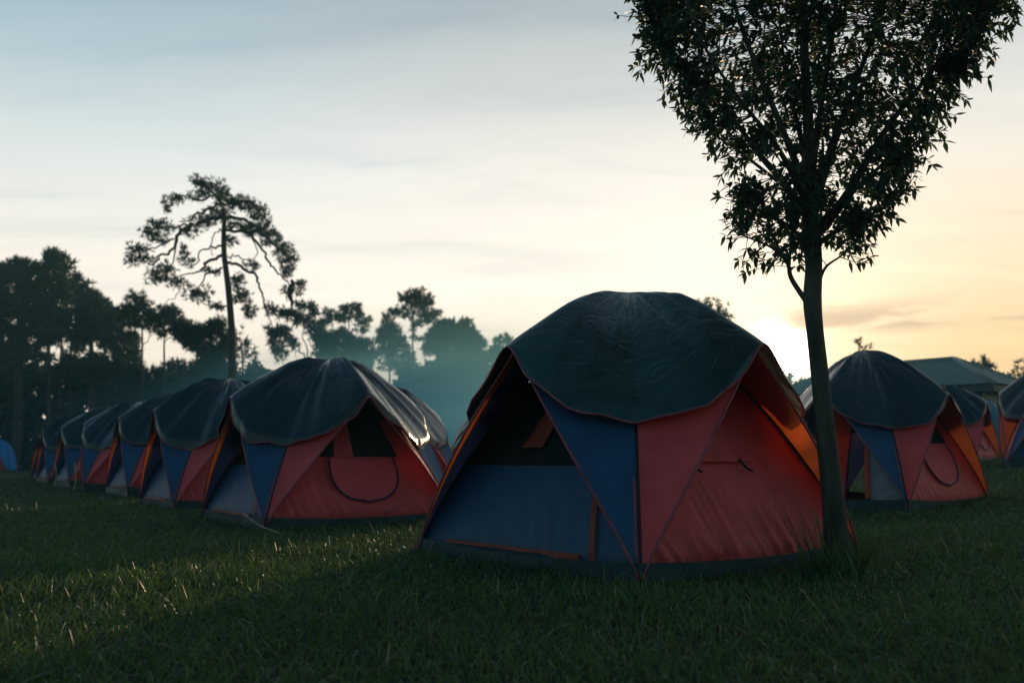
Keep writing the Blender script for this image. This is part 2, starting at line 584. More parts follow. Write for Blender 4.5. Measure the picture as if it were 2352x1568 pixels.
# ------------------------------------------------------------------ ground
xs = np.concatenate([np.linspace(-140, -30, 12), np.linspace(-28, 28, 113), np.linspace(30, 140, 12)])
ys = np.concatenate([np.linspace(-20, 0, 9), np.linspace(0.5, 40, 80), np.linspace(42, 150, 20)])
X, Y = np.meshgrid(xs, ys)
G = np.stack([X, Y, gz(X, Y)], -1).reshape(-1, 3)
nx = len(xs)
i, j = np.meshgrid(np.arange(nx - 1), np.arange(len(ys) - 1))
a = (j * nx + i).ravel()
me = np_mesh("ground", G, np.stack([a, a + 1, a + nx + 1, a + nx], 1))
tag(link("ground", me, M["soil"]), kind="structure")

# ------------------------------------------------------------------ tents
TR, TH = 1.58, 1.98
TA = TR / math.sqrt(2)
PK = 1.50                                     # height of the gable peaks


def rc(z):                                     # corner pole: distance from the axis at height z
    q = max(0.0, min(1.0, z / TH))
    return TR * (1 - q ** (1 / 0.8)) ** (1 / 1.3)


def zcor(x):                                   # and back
    x = max(0.0, min(0.9999, x))
    return TH * (1 - x ** 1.3) ** 0.8


FACE = [R_(-45), R_(45), R_(135), R_(-135)]


def fpt(k, u, w_, z):
    f = FACE[k]
    return Vector((math.cos(f) * w_ - math.sin(f) * u, math.sin(f) * w_ + math.cos(f) * u, z))


def vline(k, s, t):                            # s = -1/+1 side, t = 0 foot .. 1 peak
    u = s * TA * (1 - t ** 1.18)
    w_ = TA * (1.0 + 0.05 * math.sin(min(1, t * 1.05) * math.pi))
    return fpt(k, u, w_, 0.03 + (PK - 0.03) * t)


def fbm(x, y, seed=0):
    from mathutils import noise
    return noise.fractal((x, y, seed * 7.3), 1.0, 2.0, 4)


from mathutils import noise as mnoise


def wall_pt(k, s, z, off=0.0, pleat=0.0, seed=0.0):
    r = rc(z) / math.sqrt(2)
    u = s * r
    d = off + 0.02 * math.cos(s * math.pi / 2)
    if pleat:
        lower = max(0.0, 1 - z / 0.95)
        fan = s * 1.0 + (0.45 - s * 0.25) * (z - 0.1) * 0.9
        ph = fan * 21 + 6.5 * mnoise.noise((fan * 2.7, z * 0.7, seed)) + 1.5 * mnoise.noise((fan * 9, z * 2.0, seed + 1))
        ridge = 1 - abs(math.sin(ph)) ** 0.7
        d += pleat * lower ** (0.8 + 1.6 * abs(mnoise.noise((fan * 5.3, 3.3, seed)))) * (ridge + 0.6 * mnoise.noise((fan * 14, z * 1.5, seed + 3)))
        d += pleat * 1.2 * mnoise.noise((s * 2.3 + z, z * 1.7, seed + 9))
    if z < 0.16:
        d = d * max(0.0, z / 0.16) - 0.035 * (1 - z / 0.16)
    return fpt(k, u * (1.0 if z > 0.16 else 1 - 0.02 * (1 - z / 0.16)), r + d, z)


def wall(k, z0, z1, s0=-1.0, s1=1.0, off=0.0, pleat=0.0, seed=0.0, nu=40, nv=24):
    b = MB()
    b.grid(lambda u, v: wall_pt(k, s0 + (s1 - s0) * u, z0 + (z1 - z0) * v, off, pleat, seed), nu, nv)
    return b


def tarp_pt(ps, v, seed, style, pk=1.52, ex=2.1):
    """ps: direction (rad), v: 0 apex .. 1 hem, wrinkles by style"""
    cs, sn = math.cos(ps), math.sin(ps)
    q4 = (ps / (math.pi / 2)) % 1.0            # 0 and 1 above a corner, 0.5 above a face
    s_ = abs(q4 - 0.5) * 2                     # 0 face .. 1 corner
    s_ = max(0.0, math.sqrt(s_ * s_ + 0.004) - 0.05)
    s_ = min(1.0, s_)
    hem = mnoise.noise((cs * 1.7 + seed, sn * 1.7, seed * 2.1))
    hem2 = mnoise.noise((cs * 5 + seed, sn * 5, seed * 1.1 + 4))
    edge = 0.90                                # the cloth hangs free beyond this
    r0_ = float(np.interp(s_, (0, 0.25, 0.5, 1.0), (1.165, 1.20, 1.225, 1.11)))
    vv = min(1.0, v / edge)
    rho = r0_ * vv
    zc = zcor(rho / TR * 0.94)
    zf = TH - (TH - pk) * (rho / 1.15) ** ex
    zf += 0.035 * (1 - min(1.0, v * 5)); zc += 0.035 * (1 - min(1.0, v * 5))
    z = zc + (zf - zc) * (1 - s_) ** (1.0 + 0.5 * min(1, rho)) + 0.04
    if v > edge:
        f = (v - edge) / (1 - edge)
        hang = (float(np.interp(s_, (0, 0.15, 0.4, 0.75, 1), (0.012, 0.06, 0.015, 0.0, 0.05))) + style * (0.08 + 0.11 * hem + 0.015 * hem2) * min(1, s_ / 0.15) + 0.02 * hem2)
        z -= max(0.0, hang) * f
        rho += 0.012 * f
    # creases: radial ones from the apex, tension folds toward the corners, crinkle
    rad = mnoise.noise((cs * 7.5 + seed, sn * 7.5, v * 1.6 + seed))
    rad2 = mnoise.noise((cs * 17 + seed, sn * 17, v * 2.6 + 9))
    fall_ = math.exp(-((v - 0.28) / 0.25) ** 2)
    rr = 1 - abs(rad) * 2.2
    z += (0.030 + 0.04 * style) * rr * fall_ * min(1, v * 5) + 0.020 * (1 - 2 * abs(rad2)) * fall_ * min(1, v * 6)
    lo = min(1.0, max(0.0, (v - 0.25) / 0.4))
    z += (0.012 + 0.075 * style) * lo * (1.0 - 0.75 * min(1, max(0, (v - 0.6) / 0.35))) * (0.42 - abs(mnoise.noise((cs * 4.4 + seed * 3, sn * 4.4, v * 0.8 + 2)))) * 1.4
    z += 0.010 * mnoise.noise((cs * rho * 4 + seed, sn * rho * 4, 11.0)) * min(1, v * 4)
    z += 0.016 * math.exp(-((1 - s_) / 0.035) ** 2) * min(1, v * 2) + 0.010 * mnoise.noise((q4 * 14 + seed, rho * 3.0, seed)) * lo
    out = 1.0 + 0.02 * style * rad
    return Vector((cs * rho * out, sn * rho * out, z))


def make_tarp(seed, style, nphi=176, nv=44, pk=1.52, ex=2.1):
    b = MB()
    b.grid(lambda u, v: tarp_pt(u * 2 * math.pi, max(1e-3, v), seed, style, pk, ex), nphi, nv)
    hem = MB()
    pts = [tarp_pt(2 * math.pi * q / 200, 1.0, seed, style, pk, ex) for q in range(201)]
    hem.tube(pts, 0.008, 5, cap=False)
    return b, hem


def make_tent(kind, seed, style):
    """kind 'closed': vent flap on the red face; 'window': hanging D panel; 'open': left door open"""
    t = empty("camping_tent", (0, 0, 0))
    # groundsheet skirt
    b = MB()
    def skirt(u, v):
        a_ = u * 4; q = int(min(3.999, a_)); f = a_ - q
        p0 = Vector((math.cos(R_(-90 + 90 * q)), math.sin(R_(-90 + 90 * q)), 0)) * TR
        p1 = Vector((math.cos(R_(-90 + 90 * (q + 1))), math.sin(R_(-90 + 90 * (q + 1))), 0)) * TR
        pp = p0.lerp(p1, f)
        sag = math.sin(f * math.pi)
        pp *= (1.006 + 0.01 * mnoise.noise((u * 30, v, seed)) - 0.01 * (1 - v))
        return Vector((pp.x, pp.y, -0.06 + v * (0.20 - 0.04 * sag)))
    b.grid(skirt, 160, 4)
    b.build("skirt", M["skirt"], t)
    # rain fly
    tb, hb = make_tarp(seed, style, pk=1.40 if kind == 'open' else 1.52, ex=1.7 if kind == 'open' else 2.1)
    fly = tb.build("rain_fly", M["tarp"] if kind == 'closed' else M["tarp2"], t)
    hb.build("hem", M["pink"], fly)
    # corner poles
    for q in range(4):
        a_ = R_(-90 + 90 * q)
        pts = []
        for k2 in range(15):
            z = 0.02 + 1.33 * k2 / 14
            r = rc(z) + 0.012
            pts.append(Vector((math.cos(a_) * r, math.sin(a_) * r, z)))
        po = MB().tube(pts, 0.011, 6).build("corner_pole", M["pole"], t)
        sb = MB()
        side = Vector((-math.sin(a_), math.cos(a_), 0))
        def seam(u, v, pts=pts, side=side, a_=a_):
            f = v * 11; i0 = int(min(10, f)); pp = pts[i0].lerp(pts[i0 + 1], f - i0)
            return pp + side * ((u - 0.5) * 0.018 - 0.02) + Vector((math.cos(a_), math.sin(a_), 0)) * (0.001)
        sb.grid(seam, 2, 16)
        sb.build("seam_tape", M["pink"], po)
    colours = {0: "red", 1: "blue", 2: "red", 3: "blue"}
    for k in range(4):
        fab = M[colours[k]]
        for s in (-1, 1):
            sp = MB()
            ua, ub = (0.15, 1.0) if (k == 3 and s == -1) else ((0.0, 0.12) if (k == 2 and s == 1) else (0.0, 1.0))  # far-side panel cut short so the sun reaches the orange strip
            def side_fn(u, v, k=k, s=s, ua=ua, ub=ub):
                u = ua + (ub - ua) * u
                tt = 0.02 + 0.95 * v
                V = vline(k, s, tt)
                z = V.z
                r = rc(z) / math.sqrt(2) + 0.01
                C = fpt(k, s * r, r, z)
                pp = V.lerp(C, u)
                bow = 0.03 * math.sin(u * math.pi) * math.sin(v * math.pi)
                f = FACE[k]
                return pp - Vector((math.cos(f), math.sin(f), 0)) * bow + Vector((0, 0, 0.006 * mnoise.noise((u * 4, v * 5, seed + s))))
            sp.grid(side_fn, 14, 26)
            po = sp.build("side_panel", fab, t)
            MB().tube([vline(k, s, 0.0 + q / 24) for q in range(25)], 0.009, 6).build("piping", M["pink"], po)
            if k == 3 and s == -1:
                lb = MB()
                def strip_pt(u, v):
                    tt = 0.02 + 0.95 * v
                    V = vline(k, s, tt); r = rc(V.z) / math.sqrt(2) + 0.01
                    u_ = 0.17 * u
                    bow = 0.03 * math.sin(u_ * math.pi) * math.sin(v * math.pi)
                    return V.lerp(fpt(k, s * r, r, V.z), u_) - Vector((math.cos(FACE[k]), math.sin(FACE[k]), 0)) * (bow + 0.002)
                lb.grid(strip_pt, 3, 20)
                lb.build("sun_strip", M["sun_strip"], po)  # added strip at the flap edge, coloured as if sun shone through
        # walls
        if k in (1, 2) and not (kind == 'open' and k == 1):
            wall(k, 0.04, 1.66, s1=0.68 if k == 2 else 1.0, seed=seed, nu=16, nv=14).build("wall_panel", M["red_in"] if k == 2 else M["blue"], t)
        elif k == 0:
            if kind == 'closed':
                wall(k, 0.04, 1.66, pleat=0.034, seed=seed, nu=220, nv=70).build("wall_panel", M["red_in"], t)
                fb = MB()
                def flap(u, v):
                    z = 0.73 + 0.70 * v
                    s0 = -0.72 + 0.30 * v; s1 = 0.28 - 0.10 * v
                    s_ = s0 + (s1 - s0) * u
                    puff = 0.025 + 0.025 * math.sin(u * math.pi) * (1 - v) + 0.008 * mnoise.noise((u * 6, v * 2, 5))
                    return wall_pt(k, s_, z, puff)
                fb.grid(flap, 40, 24)
                fl = fb.build("vent_flap", M["red_in"], t)
                for s_ in (-0.52, 0.06):
                    p0 = wall_pt(k, s_, 0.75, 0.05); p1 = wall_pt(k, s_ + 0.03, 0.69, 0.055); p2 = wall_pt(k, s_ + 0.10, 0.665, 0.05)
                    MB().tube(smooth_path([p0, p1, p2], 5), 0.010, 6).build("toggle", M["pole"], fl)
            else:
                wall(k, 0.04, 0.80, pleat=0.018, seed=seed, nu=120, nv=30).build("wall_panel", M["red_in"], t)
                wall(k, 0.80, 1.66, s0=-1, s1=1, off=-0.01, nu=16, nv=10).build("mesh_window", M["mesh"], t)
                wall(k, 0.80, 1.5, s0=-0.33, s1=-0.05, off=0.012, seed=seed, nu=6, nv=10).build("window_band", M["red_in"], t)
                wall(k, 0.80, 1.25, s0=0.62, s1=1.0, off=0.012, seed=seed, nu=6, nv=10).build("window_band", M["red_in"], t)
                # D panel sagging over the window's lower half, with a navy zip round it
                db = MB()
                cu, hw, zt, zb_ = 0.06, 0.46, 0.80, 0.28
                def dpan(u, v):
                    ang = u * 2 - 1
                    wdt = hw * math.sqrt(max(0.0, 1 - v ** 2.6)) if v < 1 else 0.0
                    z = zt - (zt - zb_) * v - 0.05 * (1 - ang * ang) * (1 - v) * 0.9
                    fold = 0.014 * math.sin(v * 9 + 5 * (1 - ang * ang)) * (1 - abs(ang)) * (1 - v * 0.6)
                    return wall_pt(k, cu + ang * wdt, z, 0.03 + fold + 0.02 * (1 - ang * ang) * (1 - v))
                db.grid(dpan, 30, 26)
                dp = db.build("window_panel", M["red"], t)
                rim = [wall_pt(k, cu - hw, zt + 0.12, 0.03)] + [wall_pt(k, cu - hw * math.sqrt(max(0, 1 - (q / 14) ** 2.6)), zt - (zt - zb_) * q / 14, 0.035) for q in range(15)]
                rim2 = [wall_pt(k, cu + hw, zt + 0.12, 0.03)] + [wall_pt(k, cu + hw * math.sqrt(max(0, 1 - (q / 14) ** 2.6)), zt - (zt - zb_) * q / 14, 0.035) for q in range(15)]
                MB().tube(rim + rim2[::-1][1:], 0.012, 6).build("zip", M["navy"], dp)
        elif k == 3:
            if kind == 'open':
                wall(k, 0.12, 1.4, s0=0.55, s1=1.0, seed=seed, nu=14, nv=14).build("door_panel", M["grey"], t)
                wall(k, 0.12, 1.4, s0=-1.0, s1=-0.45, seed=seed, nu=14, nv=14).build("door_panel", M["blue"], t)
                for s0 in (-0.47, 0.50):
                    wall(k, 0.14, 1.15, s0=s0, s1=s0 + 0.07, off=0.02, seed=seed, nu=2, nv=14).build("door_trim", M["orange"], t)
            else:
                wall(k, 0.04, 0.70, s0=-1.02, pleat=0.006, seed=seed, nu=80, nv=24).build("door_panel", M["door"], t)
                wall(k, 0.70, 1.66, s0=-1.035, off=-0.012, nu=16, nv=12).build("mesh_window", M["mesh"], t)
                tb_ = MB()
                def trim(u, v):
                    s_ = -0.72 + 1.28 * u
                    z = 0.150 - 0.024 * v + 0.006 * mnoise.noise((u * 9, seed, v)) - (0.035 * max(0, (u - 0.75) / 0.25) * v)
                    return wall_pt(k, s_, z, 0.02 + 0.02 * v + 0.01 * mnoise.noise((u * 7, seed, 2)))
                tb_.grid(lambda u, v: trim(u, v), 40, 3)
                tb_.build("door_trim", M["orange"], t)
                wall(k, 0.05, 0.50, s0=0.64, s1=0.685, off=0.022, pleat=0.01, seed=seed, nu=4, nv=24).build("door_trim", M["orange"], t)
                db = MB()
                db.grid(lambda u, v: wall_pt(k, -0.30 + 0.27 * u + 0.13 * (1 - (1 - v) ** 2) - 0.05 * v * u, 0.83 + 0.52 * v, 0.018 + 0.015 * math.sin(u * 3.1)), 6, 14)
                db.build("door_strap", M["orange"], t)
    return t


tent_closed = make_tent('closed', 1.0, 0.0)
tent_window = make_tent('window', 2.0, 1.0)
tent_open = make_tent('open', 5.0, 0.12)


def place(o, x, y, rz, scale=1.0, dz=0.0, tilt=0.0):
    o.location = (x, y, float(gz(x, y)) + dz)
    o.rotation_euler = (0, tilt, rz)
    o.scale = (scale,) * 3


GROUP = "red and blue tents pitched across the meadow"
place(tent_closed, 0.95, 7.40, R_(-6))
tent_closed.scale = (1.076, 1.076, 1.02)
tag(tent_closed, "largest tent nearest the camera, smooth dark rain fly, red face with a closed vent flap", "tent", GROUP)
place(tent_window, -2.33, 11.75, R_(-11))
tent_window.scale = (1.05, 1.05, 0.98)
tag(tent_window, "tent with a sagging half-round red window panel, first in the left row", "tent", GROUP)
place(tent_open, 4.75, 12.4, R_(-6))
tent_open.scale = (0.93, 0.93, 1.0)
tag(tent_open, "tent with its door open beyond the tree trunk, rounded rain fly in the sun's glow", "tent", GROUP)

row = [(-4.72, 15.6, -9, "second tent of the left row, half behind the one with the sagging red panel"),
       (-7.2, 20.0, -12, "third tent of the left row, small orange slit glowing at its left edge"),
       (-9.2, 22.9, -14, "fourth tent of the left row, with a yellow strap hanging at its front corner"),
       (-11.4, 26.4, -8, "fifth tent of the left row, with a thin yellow strap by its blue door"),
       (-13.6, 29.8, -12, "sixth tent of the left row, showing a pale red triangle under its dark fly"),
       (-15.5, 33.2, -10, "last, smallest tent of the left row, with a white cloth hung before it")]
tents = []
for n_, (x, y, rz, lab) in enumerate(row):
    o = copy_tree(tent_closed if n_ in (1, 4) else tent_window)
    place(o, x, y, R_(rz + random.uniform(-6, 6)), random.uniform(1.0, 1.06))
    o.rotation_euler[0] = R_(random.uniform(-1.5, 1.5)); o.rotation_euler[1] = R_(random.uniform(-1.5, 1.5))
    tag(o, lab)
    tents.append(o)
for (x, y, rz, lab) in [(-2.4, 17.1, -14, "tent showing only a pale crumpled fly edge behind the first tent of the left row"),
                        (-0.1, 20.0, 8, "far tent seen in the gap left of the nearest tent, blue panel under its fly"),
                        (11.5, 25.0, 4, "tent mostly hidden behind the open tent at right, red side and orange edge showing"),
                        (11.8, 20.0, 20, "dark tent cut off by the right edge of the picture")]:
    o = copy_tree(tent_window)
    place(o, x, y, R_(rz), 1.0)
    tag(o, lab)
    tents.append(o)
cl_ = Vector((-TR, 0, 0))
MB().tube([cl_ + Vector((0.02, 0, 0.10)), cl_ + Vector((-0.06, -0.02, 0.035)), cl_ + Vector((-0.12, -0.04, 0.01))], 0.008, 5).build("strap", M["pink"], tent_closed)
MB().tube([cl_ + Vector((-0.11, -0.04, -0.05)), cl_ + Vector((-0.135, -0.045, 0.06)), cl_ + Vector((-0.115, -0.045, 0.075)), cl_ + Vector((-0.10, -0.04, 0.055))], 0.005, 6).build("peg", M["steel"], tent_closed)

# different crumpling of the flies
variants = [make_tarp(3.7, 1.1, 132, 30), make_tarp(6.1, 0.8, 132, 30), make_tarp(8.3, 1.2, 132, 30)]
vm_ = []
for b, h in variants:
    me = bpy.data.meshes.new("rain_fly"); me.from_pydata(b.v, [], b.f); me.update(); me.materials.append(M["tarp2"])
    me.polygons.foreach_set("use_smooth", np.ones(len(me.polygons), bool))
    mh = bpy.data.meshes.new("hem"); mh.from_pydata(h.v, [], h.f); mh.update(); mh.materials.append(M["pink"])
    vm_.append((me, mh))
for n, o in enumerate(tents):
    if n % 4 == 3: continue
    for ch in o.children:
        if ch.name.startswith("rain_fly"):
            ch.data = vm_[n % 4][0]
            for h in ch.children: h.data = vm_[n % 4][1]


# yellow straps on two of the row tents
for o in (tents[2], tents[3]):
    c = Vector((-TR * 0.55, -TR * 0.62, 0.62))
    MB().tube(smooth_path([c, c + Vector((0.05, -0.03, -0.12)), c + Vector((0.11, -0.05, -0.35)), c + Vector((0.08, -0.08, -0.62))], 5), 0.016, 5).build("strap", M["yellow"], o)

# guy ropes
def rope(name, a, b, sag, label):
    a, b = Vector(a), Vector(b)
    mid = a.lerp(b, 0.5) - Vector((0, 0, sag))
    o = MB().tube(smooth_path([a, mid, b], 8), 0.006, 5).build(name, M["rope"])
    tag(o, label, "rope")
    return o
c0 = P(557, 1178, 10.2); e0 = P(645, 1240, 9.3); e0.z = float(gz(e0.x, e0.y)) + 0.02
rope("guy_rope", c0, e0, 0.03, "thin pale guy rope slanting to the grass from the first left row tent's corner")

# white cloth hung on the last tent of the row
cc = P(118, 1004, 31.2)
cl = MB().grid(lambda u, v: cc + Vector(((u - 0.5) * 0.75 * (1 - 0.55 * v), 0.05 * math.sin(u * 9) - 0.05, -0.45 * v * (1 - (2 * u - 1) ** 2) + 0.18 * abs(2 * u - 1) - 0.05)), 20, 8)
tag(cl.build("hanging_cloth", M["white"]), "white cloth sagging from a cord on the last tent of the left row", "cloth")


# small dome tents of another make
def dome(name, x, y, r, h, fab, door, label, rz=0.0):
    t = empty(name, (x, y, float(gz(x, y))), rz)
    b = MB()
    b.grid(lambda u, v: Vector((math.cos(u * 2 * math.pi) * r * math.cos(v * math.pi / 2) ** 0.85, math.sin(u * 2 * math.pi) * r * math.cos(v * math.pi / 2) ** 0.85,
                               h * math.sin(v * math.pi / 2) * (1 + 0.015 * math.cos(8 * u * math.pi)) - 0.03)), 64, 20)
    b.build("tent_shell", fab, t)
    for a0 in (R_(45), R_(135)):
        pts = []
        for q in range(25):
            e = math.pi * q / 24
            rr = r * 1.02 * math.copysign(abs(math.cos(e)) ** 0.85, math.cos(e))
            pts.append(Vector((math.cos(a0) * rr, math.sin(a0) * rr, h * 1.02 * math.sin(e) - 0.03)))
        MB().tube(pts, 0.014, 5).build("pole", M["navy"], t)
    if door:
        d_ = MB()
        def dr(u, v):
            az = R_(-90) + (u - 0.5) * 1.25 * (1 - v * 0.95)
            e = v * 0.95
            rr = r * 1.03 * math.cos(e) ** 0.85
            return Vector((math.cos(az) * rr, math.sin(az) * rr, h * 1.03 * math.sin(e)))
        d_.grid(dr, 10, 12)
        d_.build("door_panel", door, t)
    return t


t1 = dome("dome_tent", -33.2, 60.0, 1.35, 2.0, M["skyblue"], M["orange"], "", R_(25))
tag(t1, "bright blue dome tent with an orange door at the far left edge", "tent")
t2 = dome("dome_tent", 16.7, 33.0, 1.0, 2.0, M["greyblue"], None, "", 0)
tag(t2, "plain grey-blue dome tent below the tiled roof at right", "tent")
# blue and tan cabin tent
cx, cy = P(66, 1040, 75).x, 75.0
t3 = empty("cabin_tent", (cx, cy, 0.0))
MB().grid(lambda u, v: Vector(((u - 0.5) * (1.7 + 0.2 * math.sin(v * 3)), -0.6 + 0.02 * math.sin(u * 14), 0.65 * v)), 20, 6).grid(
    lambda u, v: Vector(((u - 0.5) * (1.7 + 0.2 * math.sin(v * 3)), 0.6, 0.65 * v)), 20, 6).build("wall_panel", M["tan"], t3)
MB().grid(lambda u, v: Vector(((u - 0.5) * (1.75 - 0.7 * math.sin(v * math.pi) ** 2), -0.65 + 1.3 * v, 0.64 + 0.75 * math.sin(v * math.pi) + 0.01 * math.sin(u * 14))), 20, 16).build("roof_panel", M["skyblue"], t3)
tag(t3, "small tan walled tent with a bright blue roof at the left row's far end", "tent")

# ------------------------------------------------------------------ trees
DENS = 8.0


def clump_points(clusters, n_per, rng_=rng):
    """clusters: [(Vector centre, rx, ry, rz)] -> points inside, weighted by size"""
    pts, cs = [], []
    for (c, rx, ry, rz_) in clusters:
        n = max(6, int(DENS * n_per * (rx * rz_) ** 0.9))
        d = rng_.normal(size=(n, 3))
        d /= np.linalg.norm(d, axis=1, keepdims=True)
        r = rng_.random(n) ** 0.5 * 1.28
        q = np.array(c) + d * r[:, None] * np.array((rx, ry, rz_))
        f = 1.9 / max(rx, 0.25)
        nz = np.array([mnoise.noise((x_ * f, y_ * f, z_ * f * 1.6)) for x_, y_, z_ in q])
        keep = nz * 0.9 + (1.0 - r) * 0.75 > 0.0
        q = q[keep]
        pts.append(q)
        cs.append(np.repeat(np.array([c]), len(q), 0))
    return np.vstack(pts), np.vstack(cs)


def needle_crown(name, clusters, n_per, length, width, parent, mat, per=9):
    p_, c_ = clump_points(clusters, n_per)
    o_ = (p_ - c_)
    o_ /= np.linalg.norm(o_, axis=1, keepdims=True) + 1e-6
    base = np.repeat(p_, per, 0)
    d = np.repeat(o_ * 0.6 + np.array([0, 0, 0.45]), per, 0) + rng.normal(size=(len(base), 3)) * 0.6
    L = length * rng.uniform(0.7, 1.3, len(base))
    me = blades(base, d, L, width * rng.uniform(0.7, 1.2, len(base)), 0.05, [(0, 1.0), (1, 0.3)], name=name)
    return link(name, me, mat, parent, False)


def leaf_crown(name, clusters, n_per, length, width, parent, mat):
    p_, c_ = clump_points(clusters, n_per)
    d = rng.normal(size=p_.shape) + np.array([0, 0, 0.1])
    n = len(p_)
    me = blades(p_, d, length * rng.uniform(0.6, 1.4, n), width * rng.uniform(0.6, 1.3, n), 0.25,
                [(0, 0.25), (0.4, 1.0), (1, 0.2)], name=name)
    return link(name, me, mat, parent, False)


def px_clusters(lst, depth, thick=1.0, spread=0.0, conv=None):
    out = []
    for (x, y, rx, ry) in lst:
        if conv: x, y, rx, ry = conv(x, y, rx, ry)
        dd = depth + random.uniform(-spread, spread)
        k = mpp(dd)
        out.append((P(x, y, dd), rx * k, max(rx, ry) * k * thick, ry * k))
    return out


def px_tube(mb, pts, widths, depth, jitter=0.0, conv=None, sides=7, n=4, d1=None, kink=0.0):
    """a limb traced in picture units at a real distance; d1: depth at its far end"""
    q = []
    N = len(pts)
    for i_, (x, y) in enumerate(pts):
        if conv: x, y, _, _ = conv(x, y, 1, 1)
        f = i_ / max(1, N - 1)
        q.append(P(x, y, depth + ((d1 - depth) * f if d1 is not None else 0) + random.uniform(-jitter, jitter) * f))
    path = smooth_path(q, n)
    if kink:
        path = [p_ + Vector((random.gauss(0, kink), random.gauss(0, kink), random.gauss(0, kink))) * (0 if i_ == 0 else 1) for i_, p_ in enumerate(path)]
    k = mpp(depth) * (conv(0, 0, 1, 1)[2] if conv else 1.0)
    ws = []
    for i_ in range(len(path)):
        f = i_ / (len(path) - 1) * (len(widths) - 1)
        a_ = int(min(len(widths) - 2, f)); ws.append((widths[a_] + (widths[a_ + 1] - widths[a_]) * (f - a_)) * 0.5 * k)
    mb.tube(path, ws, sides)
    return path


G_T = "trees closing the meadow behind the tents"
c5 = lambda x, y, rx, ry: (0.3398 * x, 386 + 0.3398 * y, rx * 0.3398, ry * 0.3398)
c6 = lambda x, y, rx, ry: (551 + 0.2813 * x, 606.5 + 0.2813 * y, rx * 0.2813, ry * 0.2813)


def far_tree(name, label, cat, depth, trunks, limbs, clusters, conv, needles=True, mat=None, n_per=22, length=0.28, width=0.05,
             thick=1.0, spread=0.8, group=None, per=9):
    base = conv(*trunks[0][0][0], 1, 1) if conv else trunks[0][0][0] + (1, 1)
    bp = P(base[0], base[1], depth)
    g0 = float(gz(bp.x, depth))
    t = empty(name, (bp.x, depth, g0))
    tag(t, label, cat, group)
    mb = MB()
    for pts, ws in trunks:
        pts = list(pts)
        path = px_tube(mb, pts, ws, depth, 0.05, conv, 8, 5)
        # root flare down to the ground
        k = mpp(depth) * ws[0] * 0.5 * (conv(0, 0, 1, 1)[2] if conv else 1.0)
        if pts is not None and trunks[0][0] == pts or True:
            p0 = path[0]
            if p0.z > g0 + 0.15:
                mb.tube([Vector((p0.x, p0.y, g0 - 0.1)), Vector((p0.x, p0.y, g0 + 0.25)), p0], [k * 1.35, k * 1.1, k], 8)
    for pts, ws in limbs:
        px_tube(mb, pts, [w_ * 1.25 for w_ in ws], depth, spread, conv, 6, 4, d1=depth + random.uniform(-spread, spread), kink=0.045)
    tr = mb.build("trunk", M["pinebark"])
    gw = 1.18 if (group == G_T and name != "dark_tree") else 1.0
    cl = px_clusters([(x_, y_, a_ * gw, b_ * gw) for x_, y_, a_, b_ in clusters], depth, thick, spread, conv)
    if needles:
        cr = needle_crown("crown", cl, n_per, length, width, None, mat or M["needle"], per)
    else:
        cr = leaf_crown("crown", cl, n_per, length, width, None, mat or M["bush"])
    inv = Matrix.Translation(-Vector(t.location))
    for o in (tr, cr):
        o.data.transform(inv)
        o.parent = t
    return t


